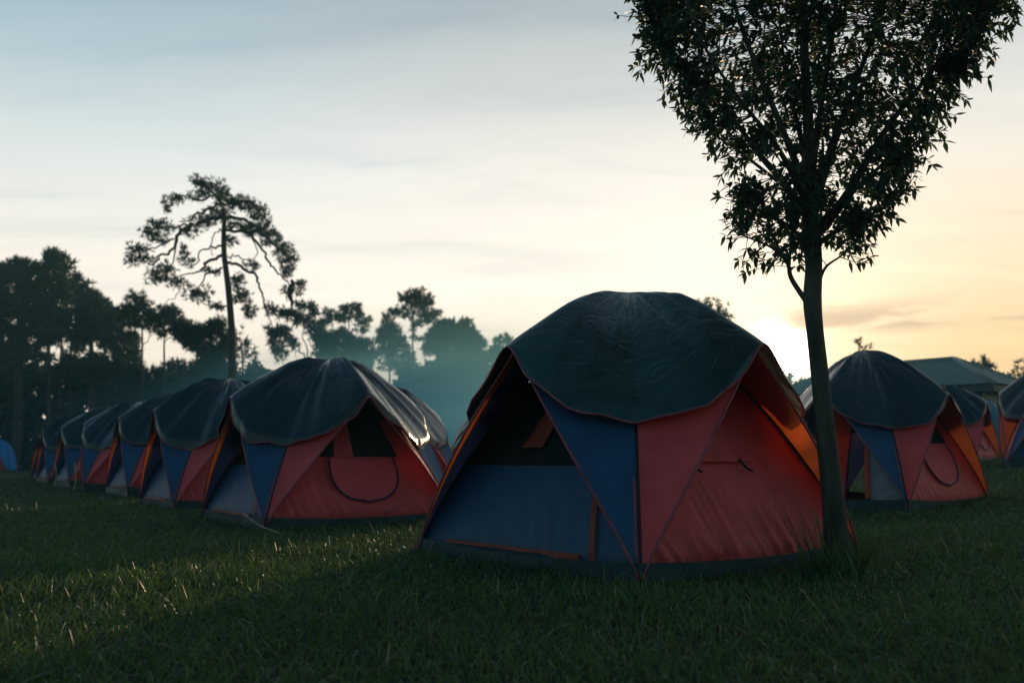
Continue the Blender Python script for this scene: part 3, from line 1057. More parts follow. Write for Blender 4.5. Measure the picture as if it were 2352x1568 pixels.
# the big gnarled pine
far_tree("pine_tree", "tall gnarled pine with drooping twisted limbs standing above the left row of tents", "tree", 40,
    [([(1568, 1460), (1570, 1200), (1560, 1000), (1542, 800), (1517, 600), (1512, 450), (1515, 330), (1500, 250), (1440, 170), (1360, 100)], [58, 54, 46, 42, 38, 34, 30, 24, 16, 8])],
    [([(1515, 320), (1400, 350), (1300, 385), (1220, 430), (1190, 500), (1165, 560), (1090, 590), (1050, 640), (1000, 660)], [26, 22, 14, 7]),
     ([(1190, 500), (1180, 580), (1150, 690)], [12, 5]),
     ([(1300, 385), (1200, 395), (1100, 400), (1000, 410)], [14, 5]),
     ([(1175, 480), (1080, 530), (950, 560), (880, 580)], [12, 4]),
     ([(1490, 240), (1380, 290), (1330, 300), (1280, 360), (1210, 360)], [16, 6]),
     ([(1440, 190), (1340, 210), (1250, 190), (1160, 220), (1105, 280)], [14, 4]),
     ([(1500, 525), (1420, 545), (1350, 560), (1320, 640), (1285, 670)], [14, 8, 5]),
     ([(1508, 580), (1440, 625), (1380, 650), (1370, 690), (1290, 715), (1225, 725), (1220, 790)], [20, 16, 8, 5]),
     ([(1500, 670), (1400, 720), (1350, 800), (1300, 860)], [12, 4]),
     ([(1512, 430), (1460, 430), (1430, 520), (1440, 600)], [8, 4]),
     ([(1520, 250), (1600, 240), (1690, 230), (1760, 290), (1820, 370)], [14, 4]),
     ([(1520, 330), (1620, 340), (1700, 370), (1780, 450), (1870, 530), (1950, 610), (1980, 680)], [20, 14, 5]),
     ([(1525, 420), (1640, 430), (1720, 480), (1790, 560), (1830, 660), (1900, 730), (1960, 780), (2000, 860)], [18, 12, 5]),
     ([(1540, 640), (1620, 660), (1730, 720), (1745, 790), (1780, 870), (1790, 950), (1840, 1040)], [18, 14, 10, 4]),
     ([(1540, 595), (1610, 600), (1680, 620), (1720, 650)], [10, 4]),
     ([(1700, 470), (1740, 560), (1700, 630)], [8, 4]),
     ([(1555, 930), (1460, 945), (1380, 920), (1330, 860)], [10, 4]),
     ([(1555, 900), (1600, 860), (1640, 880), (1690, 970)], [10, 4]),
     ([(1220, 790), (1180, 870), (1100, 920)], [6, 3]),
     ([(1970, 760), (1965, 860), (1975, 930)], [20, 26, 10])],
    [(1350, 100, 70, 40), (1430, 130, 90, 55), (1500, 180, 60, 45), (1330, 190, 70, 26), (1190, 210, 70, 30), (1120, 260, 26, 36), (1560, 230, 100, 45), (1650, 235, 80, 45),
     (1480, 310, 95, 45), (1390, 365, 110, 42), (1600, 390, 70, 35), (1730, 290, 65, 50), (1780, 350, 60, 60), (1760, 420, 90, 50), (1840, 480, 80, 52), (1900, 550, 80, 52),
     (1950, 620, 58, 58), (1935, 700, 45, 45), (2015, 800, 45, 55), (1090, 395, 110, 42), (1010, 440, 55, 42), (935, 545, 75, 38), (900, 620, 48, 42), (990, 610, 55, 32),
     (1070, 480, 55, 32), (1100, 690, 80, 50), (1060, 740, 70, 45), (1180, 770, 60, 42), (1260, 620, 38, 50), (1240, 555, 28, 34), (1340, 850, 95, 50), (1430, 700, 55, 22),
     (1600, 760, 60, 45), (1640, 870, 62, 50), (1685, 970, 44, 50), (1710, 660, 52, 36), (1830, 960, 38, 50), (1480, 940, 55, 22), (1560, 490, 44, 32), (1280, 430, 60, 30), (1690, 420, 50, 40),
     (1940, 840, 30, 40)],
    c5, n_per=100, length=0.17, width=0.034, spread=1.5)


def poly_clusters(poly, n, r0, r1, holes=(), seed=0):
    rs = random.Random(seed)
    xs_ = [p[0] for p in poly]; ys_ = [p[1] for p in poly]
    out = []
    tries = 0
    while len(out) < n and tries < 9000:
        tries += 1
        x = rs.uniform(min(xs_), max(xs_)); y = rs.uniform(min(ys_), max(ys_))
        ins = False
        j_ = len(poly) - 1
        for i_ in range(len(poly)):
            if (poly[i_][1] > y) != (poly[j_][1] > y) and x < (poly[j_][0] - poly[i_][0]) * (y - poly[i_][1]) / (poly[j_][1] - poly[i_][1]) + poly[i_][0]:
                ins = not ins
            j_ = i_
        if not ins: continue
        r = rs.uniform(r0, r1)
        if any(((x - hx) / (hr + r)) ** 2 + ((y - hy) / (hr2 + r * 0.8)) ** 2 < 1 for hx, hy, hr, hr2 in holes): continue
        out.append((x, y, r, r * rs.uniform(0.7, 0.95)))
    return out


HOLES = [(230, 1165, 20, 26), (400, 1205, 9, 14), (355, 1230, 8, 14), (465, 1180, 5, 10)]
G_T = "trees closing the meadow behind the tents"
far_tree("dark_tree", "dense dark tree filling the left edge of the view", "tree", 62,
    [([(120, 1700), (130, 1300), (150, 1000), (170, 800)], [60, 50, 36, 14]), ([(330, 1700), (330, 1250), (300, 1000)], [24, 20, 10])],
    [([(150, 1000), (60, 900), (0, 800)], [20, 6]), ([(150, 1000), (260, 880), (340, 700)], [20, 6])],
    poly_clusters([(-250, 720), (0, 690), (60, 640), (150, 640), (230, 680), (320, 640), (330, 600), (410, 590), (470, 660), (480, 760), (440, 900), (440, 1220), (300, 1300), (150, 1300), (0, 1300), (-250, 1300)], 230, 20, 48, HOLES, 1)
    + [(35, 680, 24, 20), (140, 640, 36, 16), (250, 670, 22, 22), (330, 600, 18, 26), (375, 590, 20, 26), (430, 620, 16, 22), (480, 650, 22, 20), (10, 720, 26, 30), (350, 570, 10, 18), (395, 575, 9, 16), (320, 585, 9, 16), (120, 625, 14, 12), (165, 622, 12, 12), (250, 645, 10, 16), (215, 660, 12, 12), (445, 605, 10, 14), (500, 690, 12, 14), (520, 735, 14, 12), (60, 650, 16, 12)],
    c5, n_per=34, length=0.40, width=0.09, group=G_T, spread=1.4)
far_tree("dark_tree", "dark rounded tree sloping down beside the far left tree, left of the gnarled pine", "tree", 66,
    [([(620, 1700), (620, 1300), (600, 1050), (560, 900)], [44, 36, 26, 10]), ([(400, 1700), (410, 1300), (420, 1100)], [18, 14, 8]), ([(470, 1700), (480, 1300), (480, 1100)], [14, 12, 8])],
    [([(600, 1050), (700, 980), (760, 950)], [14, 5])],
    poly_clusters([(440, 800), (520, 760), (600, 800), (690, 900), (740, 980), (830, 1040), (900, 1150), (930, 1300), (900, 1420), (600, 1420), (420, 1330), (430, 1100)], 170, 20, 46, HOLES, 2)
    + [(515, 740, 16, 22), (540, 765, 12, 12), (610, 785, 12, 12), (640, 845, 14, 12), (715, 925, 12, 14), (790, 1000, 16, 14), (585, 790, 24, 18), (680, 890, 18, 24), (740, 950, 24, 24)],
    c5, n_per=34, length=0.40, width=0.09, group=G_T, spread=1.2)
far_tree("undergrowth_bush", "dark undergrowth under the dense tree at the far left", "bush", 70,
    [([(200, 1760), (200, 1500)], [16, 6])], [],
    poly_clusters([(-250, 1330), (0, 1290), (300, 1300), (620, 1330), (800, 1370), (900, 1450), (900, 2060), (-250, 2060)], 230, 30, 60, [(180,1330,8,10)], 3),
    c5, needles=False, n_per=44, length=0.6, width=0.34, group=G_T)
# slim pines in the gap
far_tree("slim_pine", "slim pine with a ragged crown between the dark tree and the gnarled pine", "tree", 55,
    [([(960, 1640), (960, 1300), (960, 1100), (930, 950)], [16, 14, 11, 5])], [([(960, 1150), (900, 1100)], [6, 3]), ([(960, 1200), (1030, 1130)], [6, 3])],
    [(880, 950, 70, 40), (960, 940, 60, 50), (920, 880, 50, 40), (870, 1010, 60, 40), (990, 1010, 60, 40), (910, 1060, 60, 30), (830, 980, 40, 40), (1010, 1080, 45, 26), (850, 1140, 50, 40), (880, 1260, 40, 40)],
    c5, n_per=60, length=0.26, width=0.05, group=G_T)
far_tree("slim_pine", "slim pine whose thin trunk shows in the bright gap left of the gnarled pine", "tree", 56,
    [([(1110, 1640), (1110, 1320), (1110, 1150), (1120, 1000)], [18, 14, 10, 5])], [([(1110, 1180), (1180, 1120)], [6, 3])],
    [(1100, 1000, 70, 44), (1160, 1030, 60, 36), (1060, 1040, 40, 30), (1130, 960, 40, 30), (1180, 980, 44, 30), (1110, 1090, 50, 26), (1200, 1060, 40, 26), (1090, 1140, 26, 18)],
    c5, n_per=60, length=0.26, width=0.05, group=G_T)
far_tree("leafy_tree", "rounded tree just left of the gnarled pine's trunk", "tree", 50,
    [([(1340, 1640), (1330, 1300), (1340, 1150)], [20, 14, 6])], [],
    poly_clusters([(1200, 1080), (1290, 1020), (1380, 1050), (1480, 1050), (1540, 1090), (1540, 1330), (1480, 1370), (1400, 1330), (1330, 1210), (1230, 1250)], 40, 32, 50, [(1300, 1290, 30, 20)], 5),
    c5, n_per=60, length=0.26, width=0.05, group=G_T)
far_tree("leafy_tree", "feathery small tree just right of the gnarled pine's trunk", "tree", 50,
    [([(1640, 1640), (1640, 1300), (1620, 1150)], [16, 12, 5])], [([(1640, 1300), (1700, 1200)], [6, 3])],
    [(1620, 1130, 36, 36), (1650, 1200, 44, 36), (1690, 1240, 40, 34), (1600, 1220, 36, 40), (1640, 1290, 50, 36), (1570, 1180, 28, 50), (1720, 1300, 30, 26)],
    c5, n_per=15, length=0.3, width=0.055, group=G_T)
far_tree("leafy_tree", "ragged low tree between the slim pines and the dark rounded tree", "tree", 58,
    [([(930, 1900), (930, 1500), (920, 1330)], [16, 12, 5])], [],
    poly_clusters([(830, 1380), (880, 1300), (960, 1340), (1060, 1330), (1180, 1310), (1260, 1350), (1330, 1330), (1400, 1380), (1400, 1560), (830, 1560)], 60, 22, 42, [(930, 1320, 20, 14), (1230, 1385, 26, 12), (1100, 1290, 20, 16)], 9),
    c5, n_per=36, length=0.34, width=0.075, group=G_T)
# trees right of the pine (second crop)
far_tree("spreading_pine", "low spreading pine with forked bare limbs behind the first left row tent", "tree", 52,
    [([(545, 1150), (550, 830), (547, 760)], [26, 22, 16])],
    [([(547, 780), (490, 690), (430, 620), (400, 560), (430, 500)], [12, 8, 4]), ([(547, 770), (545, 690), (510, 590), (520, 540)], [11, 4]), ([(550, 790), (600, 720), (660, 640), (720, 610)], [11, 4]),
     ([(490, 690), (450, 720), (470, 780)], [6, 3]), ([(430, 640), (360, 590), (300, 560)], [7, 3]), ([(600, 720), (680, 760), (760, 790)], [7, 3]), ([(580, 670), (560, 610), (600, 560)], [5, 3])],
    [(370, 400, 60, 30), (430, 420, 70, 34), (500, 460, 70, 34), (570, 490, 60, 36), (620, 550, 60, 40), (690, 600, 70, 40), (560, 350, 60, 28), (600, 400, 30, 40), (290, 550, 75, 38), (360, 560, 60, 36),
     (400, 620, 40, 26), (300, 680, 44, 50), (340, 730, 36, 40), (270, 610, 30, 40), (500, 340, 40, 20), (760, 640, 60, 40), (440, 660, 30, 20), (660, 480, 20, 20)],
    c6, n_per=60, length=0.27, width=0.05, group=G_T, spread=1.2)
far_tree("slim_pine", "slim flat-topped pine rising above the bushes right of the spreading pine", "tree", 60,
    [([(890, 1150), (890, 640), (890, 450), (905, 380)], [12, 10, 9, 4])],
    [([(890, 480), (800, 450)], [4, 2]), ([(890, 500), (980, 470)], [4, 2]), ([(890, 520), (960, 560)], [4, 2])],
    [(910, 390, 100, 36), (940, 350, 40, 24), (850, 365, 36, 24), (1010, 460, 62, 24), (770, 440, 70, 34), (850, 445, 50, 20), (720, 400, 26, 26), (700, 480, 50, 24), (1000, 520, 44, 36), (1040, 640, 70, 24), (830, 560, 60, 24)],
    c6, n_per=52, length=0.28, width=0.055, group=G_T)
far_tree("leafy_tree", "dense round tree under the slim flat-topped pine", "tree", 58,
    [([(860, 1150), (860, 800), (850, 680)], [22, 16, 6])], [],
    poly_clusters([(650, 620), (780, 570), (870, 590), (980, 650), (1000, 700), (1090, 760), (1080, 830), (1000, 900), (760, 860), (660, 740)], 60, 40, 64, [(820, 680, 14, 10)], 6),
    c6, n_per=60, length=0.26, width=0.05, group=G_T)
far_tree("conical_pine", "conical pine just left of the round-headed pine", "tree", 62,
    [([(1225, 1150), (1220, 780), (1210, 440)], [16, 12, 3])], [],
    [(1200, 430, 26, 36), (1205, 490, 44, 36), (1240, 520, 40, 50), (1170, 560, 44, 40), (1280, 580, 50, 44), (1220, 600, 60, 40), (1320, 620, 40, 36), (1150, 620, 36, 30), (1250, 680, 90, 46), (1340, 690, 40, 30),
     (1180, 720, 70, 40), (1290, 760, 80, 44), (1370, 760, 50, 40), (1230, 820, 80, 40)],
    c6, n_per=52, length=0.28, width=0.055, group=G_T)
far_tree("round_pine", "round-headed pine with tufted top, tallest right of the gnarled pine", "tree", 60,
    [([(1417, 1150), (1415, 790), (1410, 500), (1425, 380), (1440, 270)], [17, 14, 11, 8, 3])],
    [([(1412, 460), (1340, 400), (1280, 370)], [6, 3]), ([(1412, 480), (1500, 420), (1600, 410)], [6, 3]), ([(1425, 380), (1370, 300), (1330, 270)], [5, 2]), ([(1425, 380), (1500, 310), (1550, 290)], [5, 2])],
    [(1330, 270, 30, 24), (1375, 250, 28, 30), (1415, 235, 24, 34), (1480, 240, 30, 30), (1545, 295, 36, 36), (1440, 290, 60, 36), (1490, 330, 60, 30), (1360, 310, 40, 26), (1310, 385, 75, 30), (1380, 420, 44, 26),
     (1510, 400, 70, 36), (1580, 430, 50, 30), (1620, 400, 24, 18), (1440, 490, 50, 22), (1540, 470, 50, 20), (1260, 390, 24, 16), (1450, 600, 36, 24), (1420, 530, 26, 20)],
    c6, n_per=52, length=0.28, width=0.055, group=G_T)
far_tree("leafy_tree", "broad domed tree standing out of the blue mist left of the nearest tent", "tree", 60,
    [([(1760, 1150), (1750, 800), (1740, 640)], [26, 18, 6])], [],
    poly_clusters([(1530, 600), (1600, 530), (1690, 490), (1790, 510), (1840, 460), (1890, 520), (1930, 590), (1990, 670), (1900, 720), (1660, 680), (1560, 720)], 60, 34, 54, [(1690, 680, 40, 14)], 7)
    + [(1835, 465, 24, 26), (1870, 490, 22, 24), (1690, 480, 30, 18), (1610, 530, 26, 22), (1940, 590, 20, 20), (1985, 660, 24, 22), (1540, 590, 26, 22)],
    c6, n_per=52, length=0.28, width=0.055, group=G_T)
far_tree("slim_pine", "little pine peeping out beside the nearest tent's left shoulder", "tree", 58,
    [([(2150, 1150), (2150, 760), (2150, 600)], [12, 9, 3])], [],
    [(2150, 610, 40, 26), (2110, 630, 30, 20), (2185, 640, 30, 24), (2090, 690, 40, 30), (2170, 690, 40, 26), (2110, 740, 30, 24)],
    c6, n_per=52, length=0.28, width=0.055, group=G_T)
# misty wood edge, further off
for n, (x0, x1, yt, dep, lab) in enumerate([(540, 720, 836, 84, "misty bush mass behind the second left row tent"), (680, 860, 830, 86, "misty bush mass below the round tree and flat-topped pine"),
                              (820, 1000, 838, 88, "misty bushes under the conical and round-headed pines"), (960, 1110, 806, 84, "misty dense bush rising under the broad domed tree"),
                              (1070, 1230, 800, 82, "misty bush slope running behind the nearest tent's left side"), (400, 580, 838, 84, "misty bushes behind the gnarled pine's trunk foot"),
                              (230, 440, 862, 84, "misty bushes under the slim pines left of the gnarled pine"), (1180, 1420, 815, 88, "misty wood edge hidden behind the nearest tent")]):
    xm = (x0 + x1) / 2
    rs_ = random.Random(60 + n)
    top = [(x0 + (x1 - x0) * q / 9, yt + 34 * abs(2 * q / 9 - 1) ** 1.6 + rs_.uniform(-20, 22)) for q in range(10)]
    poly = top + [(x1, 1070), (x0, 1070)]
    holes = [(875, 890, 12, 12), (890, 860, 12, 10)] if n in (2,) else []
    far_tree("misty_bush", lab, "bush", dep, [([(xm, 1072), (xm, yt + 60)], [10, 4])], [], poly_clusters(poly, 150, 9, 22, holes, 20 + n), None,
             needles=False, n_per=60, length=0.55, width=0.3, group="misty bushes along the wood edge", spread=2.0)
# trees on the sun side
far_tree("pine_tree", "treetop showing above the nearest tent's right shoulder", "tree", 70,
    [([(1632, 1060), (1635, 800), (1635, 710)], [14, 9, 3])], [([(1635, 740), (1600, 712)], [4, 2]), ([(1635, 740), (1665, 715)], [4, 2])],
    [(1595, 700, 16, 9), (1620, 696, 14, 9), (1640, 704, 20, 12), (1662, 712, 16, 12), (1650, 726, 20, 10), (1610, 712, 16, 8), (1668, 728, 12, 10), (1630, 720, 16, 10), (1640, 760, 24, 20)],
    None, n_per=10, length=0.36, width=0.08, group=G_T)
for n, (x0, x1, yt, dep, lab) in enumerate([(1690, 1790, 855, 90, "low bush in the sun's glare just right of the nearest tent"), (1770, 1880, 868, 92, "low bush in the sun's glare beside the tree trunk"),
                              (1860, 2080, 875, 95, "low wood edge behind the open tent at right")]):
    xm = (x0 + x1) / 2
    poly = [(x0, yt + 22), (x0 + 0.3 * (x1 - x0), yt + 2), (xm, yt + 8), (x0 + 0.75 * (x1 - x0), yt), (x1, yt + 26), (x1, 1070), (x0, 1070)]
    far_tree("glare_bush", lab, "bush", dep, [([(xm, 1040), (xm, yt + 50)], [8, 3])], [], poly_clusters(poly, 46, 12, 22, [], 40 + n), None,
             needles=False, n_per=60, length=0.55, width=0.3, group="low bushes under the sun", spread=2.0)
far_tree("slim_pine", "tiny two-tufted treetop above the open tent at right", "tree", 66,
    [([(1972, 1040), (1974, 850), (1972, 785)], [8, 6, 2])], [([(1973, 812), (1988, 796)], [3, 2])],
    [(1970, 784, 9, 9), (1966, 794, 6, 6), (1986, 795, 9, 6), (1976, 815, 6, 6)], None, n_per=12, length=0.32, width=0.08, group=G_T)
far_tree("leafy_tree", "spiky treetop behind the tiled roof at right", "tree", 62,
    [([(2262, 1030), (2262, 880), (2262, 840)], [8, 6, 3])], [([(2262, 850), (2245, 836)], [3, 2]), ([(2262, 850), (2280, 838)], [3, 2])],
    [(2262, 832, 12, 10), (2250, 838, 14, 6), (2276, 842, 12, 8), (2264, 846, 16, 8), (2216, 832, 14, 5), (2232, 838, 10, 4)], None, n_per=13, length=0.34, width=0.08, group=G_T)
far_tree("leafy_tree", "straggling treetops at the right edge behind the tiled roof", "tree", 64,
    [([(2320, 1030), (2320, 900), (2318, 866)], [8, 6, 3])], [],
    [(2300, 866, 14, 6), (2318, 864, 14, 9), (2334, 872, 12, 8), (2350, 858, 12, 14), (2362, 850, 16, 20), (2310, 880, 20, 10), (2290, 862, 8, 4)], None, n_per=12, length=0.34, width=0.08, group=G_T)

# ------------------------------------------------------------------ the near tree
TD = 6.25
tb_ = P(1925, 1310, TD)
near = empty("broadleaf_tree", (tb_.x, TD, float(gz(tb_.x, TD))))
tag(near, "leafy tree with a V-shaped crown and grey trunk beside the nearest tent", "tree")
mb = MB()
trunk_path = px_tube(mb, [(1930, 1345), (1924, 1270), (1914, 1150), (1897, 1000), (1884, 870), (1872, 760), (1866, 690), (1869, 610), (1863, 540), (1859, 450), (1857, 300), (1850, 150), (1845, 0), (1838, -200), (1835, -420)],
                     [92, 62, 51, 44, 41, 39, 43, 39, 45, 34, 26, 20, 15, 10, 4], TD, 0.0, None, 14, 6)
limb_paths = [trunk_path[44:]]
LIMBS = [([(1862, 510), (1800, 420), (1740, 350), (1680, 270), (1600, 190), (1530, 110), (1490, 30)], [24, 14, 9, 4], 0.3),
         ([(1870, 545), (1930, 470), (1985, 380), (2040, 290), (2120, 190), (2200, 90), (2280, 0)], [26, 16, 10, 4], -0.2),
         ([(1860, 470), (1830, 380), (1790, 280), (1740, 160), (1690, 20), (1650, -140), (1630, -260)], [20, 12, 5], -0.5),
         ([(1872, 470), (1905, 350), (1950, 230), (2000, 100), (2050, -50), (2090, -220)], [20, 12, 5], 0.5),
         ([(1863, 430), (1880, 280), (1905, 130), (1925, -50), (1940, -250)], [18, 10, 4], -0.9),
         ([(1860, 440), (1840, 320), (1810, 190), (1790, 40), (1780, -200)], [18, 10, 4], 0.95),
         ([(1865, 500), (1890, 420), (1930, 300), (1985, 190), (2060, 60), (2110, -60)], [18, 9, 4], 0.85),
         ([(1862, 500), (1835, 430), (1780, 330), (1700, 230), (1620, 110), (1570, -20)], [18, 9, 4], -0.8),
         ([(1882, 645), (1898, 612), (1935, 585), (1975, 545)], [9, 5, 3], -0.1),
         ([(1852, 692), (1818, 640), (1808, 603), (1775, 570), (1735, 552), (1705, 540)], [14, 10, 6, 3], 0.1),
         ([(1812, 615), (1818, 560), (1835, 500), (1840, 450)], [8, 4], 0.15),
         ([(1805, 600), (1775, 540), (1760, 480), (1740, 440)], [7, 3], -0.15),
         ([(1858, 560), (1800, 512), (1740, 482), (1700, 462)], [12, 4], -0.2),
         ([(1878, 560), (1940, 520), (2010, 488), (2070, 450)], [14, 4], 0.25),
         ([(1875, 520), (1960, 440), (2050, 360), (2130, 320)], [14, 4], -0.35),
         ([(1860, 480), (1790, 420), (1700, 350), (1640, 310)], [12, 4], 0.4),
         ([(1860, 500), (1855, 420), (1850, 330), (1860, 250)], [14, 4], -0.7),
         ([(1865, 510), (1880, 430), (1890, 330), (1880, 220)], [14, 4], 0.8)]
for pts, ws, dd in LIMBS:
    limb_paths.append(px_tube(mb, pts, ws, TD, 0.06, None, 8, 6, d1=TD + dd))
nodes = np.array([tuple(p_) for pth in limb_paths for p_ in pth])
ENV = [(640, 1845, 1900), (600, 1770, 1945), (560, 1700, 1960), (500, 1690, 2000), (450, 1678, 2078), (400, 1700, 2080), (350, 1655, 2120), (300, 1618, 2145), (250, 1600, 2150), (200, 1570, 2205),
       (150, 1522, 2232), (100, 1472, 2275), (50, 1466, 2312), (0, 1470, 2318), (-100, 1440, 2335), (-300, 1500, 2270), (-450, 1640, 2110), (-560, 1800, 1960)]
ey = np.array([e[0] for e in ENV][::-1]); el = np.array([e[1] for e in ENV][::-1]); er = np.array([e[2] for e in ENV][::-1])
ends = []
kk = mpp(TD)
sprays = []
while len(sprays) < 900:
    y = random.uniform(-540, 585)
    lft, rgt = np.interp(y, ey, el), np.interp(y, ey, er)
    hw = (rgt - lft) / 2
    if random.random() > (hw / 440) ** 1.25 + 0.03: continue
    ang = random.uniform(0, 2 * math.pi)
    rr = math.sqrt(random.uniform(0.0, 1.0)) * 0.96
    if len(sprays) % 3 == 0:                    # the outer sprays at both flanks
        ang = random.choice((0, math.pi)) + random.gauss(0, 0.35); rr = random.uniform(0.8, 1.0)
    px = (lft + rgt) / 2 + math.cos(ang) * rr * hw
    dep = math.sin(ang) * rr * hw * kk * 0.85
    # open places round the fork where the sky shows through
    if ((px - 1815) / 46) ** 2 + ((y - 360) / 66) ** 2 < 1 and random.random() < 0.9: continue
    if ((px - 1700) / 30) ** 2 + ((y - 395) / 26) ** 2 < 1: continue
    if ((px - 1955) / 34) ** 2 + ((y - 420) / 40) ** 2 < 1 and random.random() < 0.7: continue
    sprays.append(P(px, y, TD) + Vector((0, dep, 0)))
for c_ in sprays:
    for q_ in range(random.randint(4, 8)):
        ends.append(c_ + Vector((random.gauss(0, 0.065), random.gauss(0, 0.075), random.gauss(0, 0.07))))
tw = MB()
lp, ld, lr = [], [], []
for e in ends:
    d2 = ((nodes - np.array(e)) ** 2).sum(1) + 0.8 * np.maximum(0, nodes[:, 2] - e.z + 0.05) ** 2
    q = Vector(nodes[int(np.argmin(d2))])
    L = (e - q).length
    if L > 0.06:
        midp = q.lerp(e, 0.5) + Vector((random.uniform(-0.04, 0.04), random.uniform(-0.04, 0.04), -0.03 * L))
        tw.tube(smooth_path([q, midp, e], 2), [0.0045, 0.0038, 0.003, 0.0025, 0.002], 4, cap=False)
    dirv = (e - q).normalized() if L > 1e-4 else Vector((0, 0, 1))
    nl = random.randint(5, 8)
    tone = random.random()
    for q_ in range(nl):
        f = random.uniform(0.55, 1.0) if L > 0.12 and q_ % 3 == 0 else 1.0
        b0 = q.lerp(e, f)
        a_ = 2 * math.pi * q_ / nl + random.uniform(-0.4, 0.4)
        o1 = dirv.orthogonal().normalized(); o2 = dirv.cross(o1)
        dv = (o1 * math.cos(a_) + o2 * math.sin(a_)) * 0.85 + dirv * 0.6 + Vector((0, 0, random.uniform(-0.45, 0.35)))
        lp.append(tuple(b0)); ld.append(tuple(dv)); lr.append(min(1, max(0, tone * 0.6 + random.random() * 0.4)))
N = len(lp)
upv = np.tile(np.array([[0, 0, 1.0]]), (N, 1)) + rng.normal(size=(N, 3)) * 0.35
me = blades(np.array(lp), np.array(ld), rng.uniform(0.045, 0.085, N), rng.uniform(0.021, 0.034, N), rng.uniform(0.05, 0.5, N),
            [(0.0, 0.12), (0.14, 0.35), (0.4, 1.0), (0.65, 0.8), (0.85, 0.4), (1.0, 0.04)], twist=upv, rnd=np.array(lr), name="crown")
inv = Matrix.Translation(-Vector(near.location))
cr = link("crown", me, M["leaf"], None, True)
tro = mb.build("trunk", M["bark"])
two = tw.build("twigs", M["bark"])
for o in (cr, tro):
    o.data.transform(inv); o.parent = near
two.data.transform(inv); two.parent = cr

# ------------------------------------------------------------------ house with a tiled hip roof
hc_ = P(2283, 884, 35.0)                        # eave corner nearest the camera
house = empty("tiled_house", (hc_.x, hc_.y, float(gz(hc_.x, hc_.y))))
tag(house, "dark walled house with a grey tiled hip roof at the right", "house")
ez = hc_.z - house.location.z
ax = Vector((-0.66, 0.75, 0)).normalized()      # along the long eave, to the left and back
ay = Vector((0.75, 0.66, 0)).normalized()       # along the other eave
La, Lb = 10.0, 5.0
hip = 0.52
E = [Vector((0, 0, ez)), ax * La + Vector((0, 0, ez)), ax * La + ay * Lb + Vector((0, 0, ez)), ay * Lb + Vector((0, 0, ez))]
r0 = ax * (Lb / 2) + ay * (Lb / 2) + Vector((0, 0, ez + Lb / 2 * hip))
r1 = ax * (La - Lb / 2) + ay * (Lb / 2) + Vector((0, 0, ez + Lb / 2 * hip))


def roof_face(mb_, a_, b_, c_, d_, courses=10, cols=40):
    # stepped, scalloped courses between the eave a_-b_ and the ridge d_-c_
    n_ = (b_ - a_).cross(d_ - a_).normalized()
    if n_.z < 0: n_ = -n_
    def fn(u, v):
        q = v * courses
        st = q - math.floor(q)
        l, r = a_.lerp(d_, v), b_.lerp(c_, v)
        return l.lerp(r, u) + n_ * (0.10 * (1 - st) + 0.016 * math.sin(u * cols * 2 * math.pi * (r - l).length / 10))
    mb_.grid(fn, 120, courses * 4)


rb = MB()
roof_face(rb, E[0], E[1], r1, r0)
roof_face(rb, E[3], E[0], r0, r0)
roof_face(rb, E[1], E[2], r1, r1)
roof_face(rb, E[2], E[3], r0, r1)
ro = rb.build("roof", M["roof"], house)
rc_ = MB()
for a_, b_ in ((E[0], r0), (E[1], r1), (E[2], r1), (E[3], r0), (r0, r1)):
    up = Vector((0, 0, 0.07))
    rc_.tube([a_ + up, a_.lerp(b_, 0.5) + up, b_ + up], 0.11, 8)
rc_.build("ridge_tiles", M["roof"], ro)
fb = MB()
for q in range(4):
    a_, b_ = E[q], E[(q + 1) % 4]
    fb.poly([a_ + Vector((0, 0, -0.22)), b_ + Vector((0, 0, -0.22)), b_ + Vector((0, 0, 0.03)), a_ + Vector((0, 0, 0.03))])
fb.poly([e + Vector((0, 0, -0.2)) for e in E])
fb.build("fascia", M["fascia"], house, False)
ins = 0.75
Wc = [ax * ins + ay * ins, ax * (La - ins) + ay * ins, ax * (La - ins) + ay * (Lb - ins), ax * ins + ay * (Lb - ins)]
for q, mt in ((0, "wall"), (1, "wall"), (2, "wall"), (3, "wallw")):
    a_, b_ = Wc[q], Wc[(q + 1) % 4]
    MB().poly([a_ + Vector((0, 0, -0.4)), b_ + Vector((0, 0, -0.4)), b_ + Vector((0, 0, ez - 0.205)), a_ + Vector((0, 0, ez - 0.205))]).build("wall", M[mt], house, False)

# ------------------------------------------------------------------ grass
centres = [(o.location.x, o.location.y, o.rotation_euler.z) for o in [tent_closed, tent_window, tent_open] + tents]


def off_tents(x, y):
    ok = np.ones(len(x), bool)
    for (tx, ty, rz_) in centres:
        dx, dy = x - tx, y - ty
        c, s = math.cos(-rz_), math.sin(-rz_)
        u, v = c * dx - s * dy, s * dx + c * dy
        ok &= (np.abs(u) + np.abs(v)) > TR * 0.985
    return ok


def patch(n, d0, d1, p_=1.0):
    # p_: 1 = uniform in area of a wedge
    u = rng.random(n)
    d = d0 + (d1 - d0) * u ** p_
    hw = d * 0.66 + 1.2
    x = rng.uniform(-1, 1, n) * hw
    return x, d


def grass_lumps(x, y):
    return 0.5 + 0.5 * np.sin(x * 2.1 + 1.3 * np.sin(y * 1.7)) * np.sin(y * 2.6 + 1.1 * np.sin(x * 1.3))


